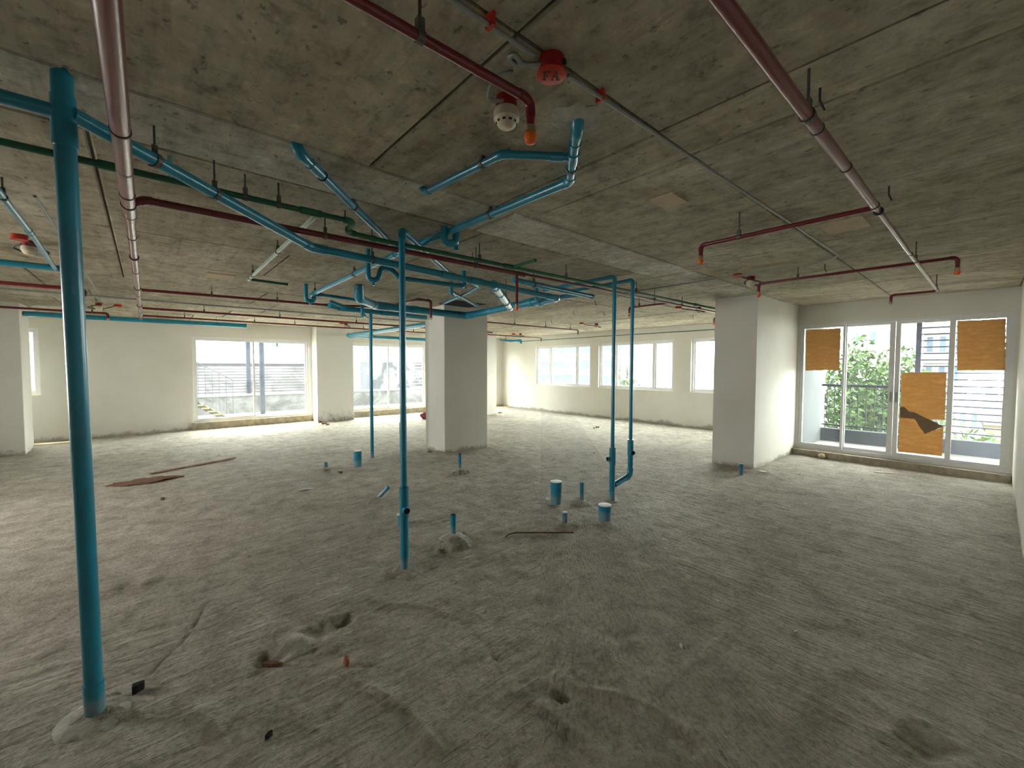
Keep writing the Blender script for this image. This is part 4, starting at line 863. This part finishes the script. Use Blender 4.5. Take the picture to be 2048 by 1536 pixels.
bal = MB().box((-0.006, -0.006, 0), (0.006, 0.006, 0.79)).build('baluster', 'rail_grey', rl); bal.location = Vector((10.58, 1.0, 0.38)) - ORIGIN[rl]
bal.data.transform(Matrix.Translation(ORIGIN[rl]))
for k in range(1, 11): share('baluster', bal, (10.58, 1.0 + k * 0.125, 0.38), rl)
lv = thing('louvre_screen', (10.55, -0.2, 0.3), 'grey horizontal slat louvre screen beside the balcony railing', 'louvre')
MB().box((10.52, 0.88, 0.30), (10.60, 0.95, 2.50)).build('post', 'slat_grey', lv)
MB().box((10.52, -1.5, 0.30), (10.60, -1.43, 2.50)).build('post', 'slat_grey', lv)
sl = MB().box((-0.03, -1.155, -0.010), (0.03, 1.155, 0.010)).build('slat', 'slat_grey', lv); sl.data.transform(Matrix.Translation(ORIGIN[lv])); sl.location = Vector((10.56, -0.275, 0.42)) - ORIGIN[lv]
for k in range(1, 18): share('slat', sl, (10.56, -0.275, 0.42 + k * 0.115), lv)

# trees
def tree(c, rad, n, leaf, label, mat, trunk_to, seed, grp=None):
    r = np.random.default_rng(seed); t = thing('tree', (c[0], c[1], trunk_to), label, 'tree', grp)
    MB().sweep([(c[0], c[1], trunk_to), (c[0] + .1, c[1], c[2] - rad[2] * .3), (c[0], c[1], c[2] + rad[2] * .3)], [0.16, 0.12, 0.05], 8).build('trunk', 'bark', t)
    d = r.normal(size=(n, 3)); d /= np.linalg.norm(d, axis=1)[:, None]
    rr = r.random(n) ** 0.4; lump = 1 + 0.22 * np.sin(d[:, 0] * 5 + 1) * np.cos(d[:, 2] * 6) + 0.15 * np.sin(d[:, 1] * 9)
    P = np.array(c) + d * rr[:, None] * lump[:, None] * np.array(rad)
    mb = MB()
    for p in P:
        u = r.normal(size=3); u /= np.linalg.norm(u); w = np.cross(u, r.normal(size=3)); w /= np.linalg.norm(w); L_ = leaf * r.uniform(.7, 1.3)
        mb.quadmesh([p - u * L_, p + w * L_ * .38, p + u * L_, p - w * L_ * .38], [(0, 1, 2, 3)])
    tag(mb.build('foliage', mat, t), kind='stuff')
tree((14.3, 2.15, 0.45), (1.35, 1.35, 1.55), 6500, 0.085, 'dense green tree right behind the balcony railing', 'leaf_green', -14, 1)
tree((19.0, 0.35, -3.0), (2.2, 2.2, 2.6), 5000, 0.13, 'lower green tree seen through the louvre slats', 'leaf_pale', -14, 2)
_tp = on_x(1256, 752, 38)
tree((38, _tp.y, _tp.z), (1.2, 1.0, 1.4), 900, 0.25, 'small distant green tree seen through the three-light window', 'leaf_pale', -14, 3)

# ------------------------------------------------------------------ outside: buildings
def building(label, x, y0, y1, z0, z1, depth, wall, floors, bays, win, wmat, grp=None, inset=0.05, bandmat=None, wfrac=(0.6, 0.5)):
    """A block whose glazed face is the plane X = x, facing -X."""
    t = thing('building', (x + depth / 2, (y0 + y1) / 2, z0), label, 'building', grp)
    MB().box((x, y0, z0), (x + depth, y1, z1)).build('wall', wall, t)
    fh, bw = (z1 - z0) / floors, (y1 - y0) / bays
    w, h = bw * wfrac[0], fh * wfrac[1]
    pane = None
    for i in range(floors):
        for j in range(bays):
            c = Vector((x - inset / 2, y0 + (j + .5) * bw, z0 + (i + .5) * fh))
            if pane is None:
                pane = MB().box((-inset / 2, -w / 2, -h / 2), (inset / 2, w / 2, h / 2)).build('window', wmat, t); pane.data.transform(Matrix.Translation(ORIGIN[t])); pane.location = c - ORIGIN[t]
            else: share('window', pane, c, t)
    if bandmat:
        for i in range(floors + 1): MB().box((x - 0.35, y0 - .1, z0 + i * fh - fh * .14), (x, y1 + .1, z0 + i * fh + fh * .14)).build('floor_band', bandmat, t)
    return t
ob_y = [on_x(1242, 720, 80).y, on_x(1060, 720, 80).y]
building('banded office block with rows of blue-green glazing', 80, ob_y[0], ob_y[1], -6.7, 11.0, 14, 'far_white', 5, 40, True, 'far_glass', bandmat='far_brick', wfrac=(0.9, 0.52))
building('distant white tower with small windows behind the paired risers', 130, on_x(1300, 720, 130).y, on_x(1248, 720, 130).y, -25, 18, 12, 'far_white', 11, 5, True, 'far_grey', wfrac=(0.4, 0.35))
building('distant pale apartment blocks beyond the window next to the pier', 110, on_x(1440, 720, 110).y, on_x(1350, 720, 110).y, -25, 3, 12, 'far_white', 9, 6, True, 'far_blue_glass', wfrac=(0.35, 0.3))
building('tall apartment tower with stacked balconies behind the louvres', 60, on_x(1925, 720, 60).y, on_x(1846, 720, 60).y, -30, 26, 14, 'far_white', 19, 3, True, 'far_blue_glass', bandmat='far_white', wfrac=(0.45, 0.5))
building('white block with window units above the tree', 48, on_x(1800, 700, 48).y, on_x(1694, 700, 48).y, -20, 9, 12, 'far_white', 9, 3, True, 'far_blue_glass', wfrac=(0.3, 0.35))
hb = building('cream house with grey gable roof and paired windows', 34, on_x(2035, 850, 34).y, on_x(1964, 850, 34).y, -14, -1.4, 9, 'far_cream', 4, 2, True, 'far_blue_glass', wfrac=(0.3, 0.55))
ya, yb = on_x(2040, 850, 34).y, on_x(1958, 850, 34).y
MB().prism([(33.6, ya, -1.5), (33.6, yb, -1.5), (33.6, (ya + yb) / 2 + 0.5, 0.5)], (9.8, 0, 0)).build('roof', 'roof_grey', hb)
building('pale low block behind the cream house', 50, on_x(1985, 850, 50).y, on_x(1890, 850, 50).y, -20, -1.0, 9, 'far_white', 6, 4, True, 'far_blue_glass', wfrac=(0.4, 0.4))
tag(MB().box((-120, -160, -26), (260, 260, -25.5)).build('ground', 'terrace_paving'), None, None, None, 'structure')

# ------------------------------------------------------------------ outside: terrace behind the back wall
struct(MB().box((X_LEFT - 6, Y_BACK + WT, -0.3), (X_SIDE + 6, 26, -0.02)).build('floor_terrace', 'terrace_paving'), 'grey terrace slab behind the back wall')
struct(MB().box((X_LEFT - 2, Y_BACK + WT, CZ - 0.1), (X_SIDE + 2, Y_BACK + 0.30, CZ + 0.3)).build('ceiling_sun_cutoff', 'far_white'), 'unseen slab edge added above the back windows to cut the sun')  # added out of view to trim the sun patches on the floor
YP = 16.5
pw = thing('parapet_wall', (4.5, YP, 0), 'low weathered concrete parapet behind the back windows', 'wall')
MB().box((-6, YP, -0.02), (16, YP + 0.2, on_y(500, 788, YP).z - 0.05)).build('wall', 'weathered_parapet', pw)
MB().box((-6, YP - 0.04, on_y(500, 788, YP).z - 0.05), (16, YP + 0.24, on_y(500, 788, YP).z)).build('coping', 'far_white', pw)
YS = 20.0
zt = on_y(500, 727, YS).z
xa, xb = on_y(380, 750, YS).x - 3, on_y(628, 750, YS).x
sw_ = thing('shutter_wall', ((xa + xb) / 2, YS, 0), 'grey wall of horizontal boards beyond the staircase', 'wall')
MB().box((xa, YS + 0.05, -0.02), (xb, YS + 0.2, zt)).build('backing', 'rail_grey', sw_)
nb = 13
bd = MB().box((-(xb - xa) / 2, -0.03, -0.046), ((xb - xa) / 2, 0.03, 0.046)).build('board', 'shutter_boards', sw_); bd.data.transform(Matrix.Translation(ORIGIN[sw_])); bd.location = Vector(((xa + xb) / 2, YS, 0.1)) - ORIGIN[sw_]
for k in range(1, nb): share('board', bd, ((xa + xb) / 2, YS, 0.1 + k * (zt - 0.15) / nb), sw_)
MB().box((xa, YS - 0.1, zt), (xb, YS + 0.25, zt + 0.12)).build('coping', 'far_white', sw_)
x1 = on_y(690, 750, YS).x; x2 = on_y(721, 750, YS).x; x3 = on_y(744, 750, YS).x; x4 = on_y(820, 750, YS).x; x5 = on_y(858, 750, YS).x + 2
pw2 = thing('rendered_wall', ((x1 + x5) / 2, YS, 0), 'blotchy painted rooftop wall with a dark door and white rails', 'wall')
zt2 = on_y(760, 724, YS).z
MB().box((xb + .01, YS, -0.02), (x2, YS + .2, zt2)).build('panel', 'far_cream', pw2)
MB().box((x2, YS + .02, -0.02), (x3, YS + .2, zt2)).build('door_leaf', 'far_grey', pw2)
sx = (x2 + x3) / 2; MB().box((sx - .05, YS, on_y(732, 750, YS).z), (sx + .1, YS + .03, on_y(732, 736, YS).z)).build('sign_plate', 'chip_white', pw2)
MB().box((x3, YS, -0.02), (x5, YS + .2, zt2)).build('wall', 'blotched_paint', pw2)
for k in range(9):
    z = 0.3 + k * 0.17; MB().box((x4, YS - .06, z), (x5, YS - .02, z + 0.02)).build('rail', 'chip_white', pw2)
for px, y, lab in ((497, 17.2, 'dark blue steel post behind the parapet'), (524, 15.2, 'teal grey steel post standing on the terrace')):
    q = on_y(px, 750, y); tp = thing('steel_post', (q.x, y, 0), lab, 'post')
    MB().box((q.x - .06, y - .06, -.02), (q.x + .06, y + .06, 4.5)).build('shaft', 'steel_blue_paint', tp); MB().box((q.x - .12, y - .12, -.02), (q.x + .12, y + .12, .02)).build('base_plate', 'steel_blue_paint', tp)
# stair with railing
YST = 15.4
s0, s1 = on_y(380, 796, YST), on_y(452, 833, YST)
st = thing('steel_stair', (s1.x, YST, 0), 'blue steel staircase with yellow treads and thin railing', 'stair')
for dy in (0, 0.8):
    MB().prism([(s0.x, YST + dy, s0.z), (s1.x, YST + dy, s1.z), (s1.x, YST + dy, s1.z - 0.16), (s0.x, YST + dy, s0.z - 0.16)], (0, 0.04, 0)).build('stringer', 'steel_blue_paint', st)
for k in range(6):
    q = s0.lerp(s1, (k + .5) / 6); MB().box((q.x - .1, YST - .02, q.z - .09), (q.x + .1, YST + .8, q.z - .055)).build('tread', 'yellow_tread', st)
r0, r1 = on_y(380, 718, YST), on_y(465, 760, YST)
MB().sweep([r0, r1], 0.015, 6).build('handrail', 'rail_grey', st)
for k in range(7):
    q = r0.lerp(r1, k / 6); b_ = s0.lerp(s1, min(1, k / 6)); MB().sweep([q, (q.x, YST, max(b_.z, 0))], 0.009, 6).build('baluster', 'rail_grey', st)
bb = thing('building', (6, 60, -20), 'bright white block with small windows above the rooftop walls', 'building')
MB().box((-30, 60, -25), (60, 70, 14)).build('wall', 'far_white', bb)
for px, py in ((545, 688), (562, 688), (603, 689), (722, 693), (738, 694), (755, 694)):
    q = on_y(px, py, 60); MB().box((q.x - .55, 59.9, q.z - .35), (q.x + .55, 60, q.z + .35)).build('window', 'far_blue_glass', bb)
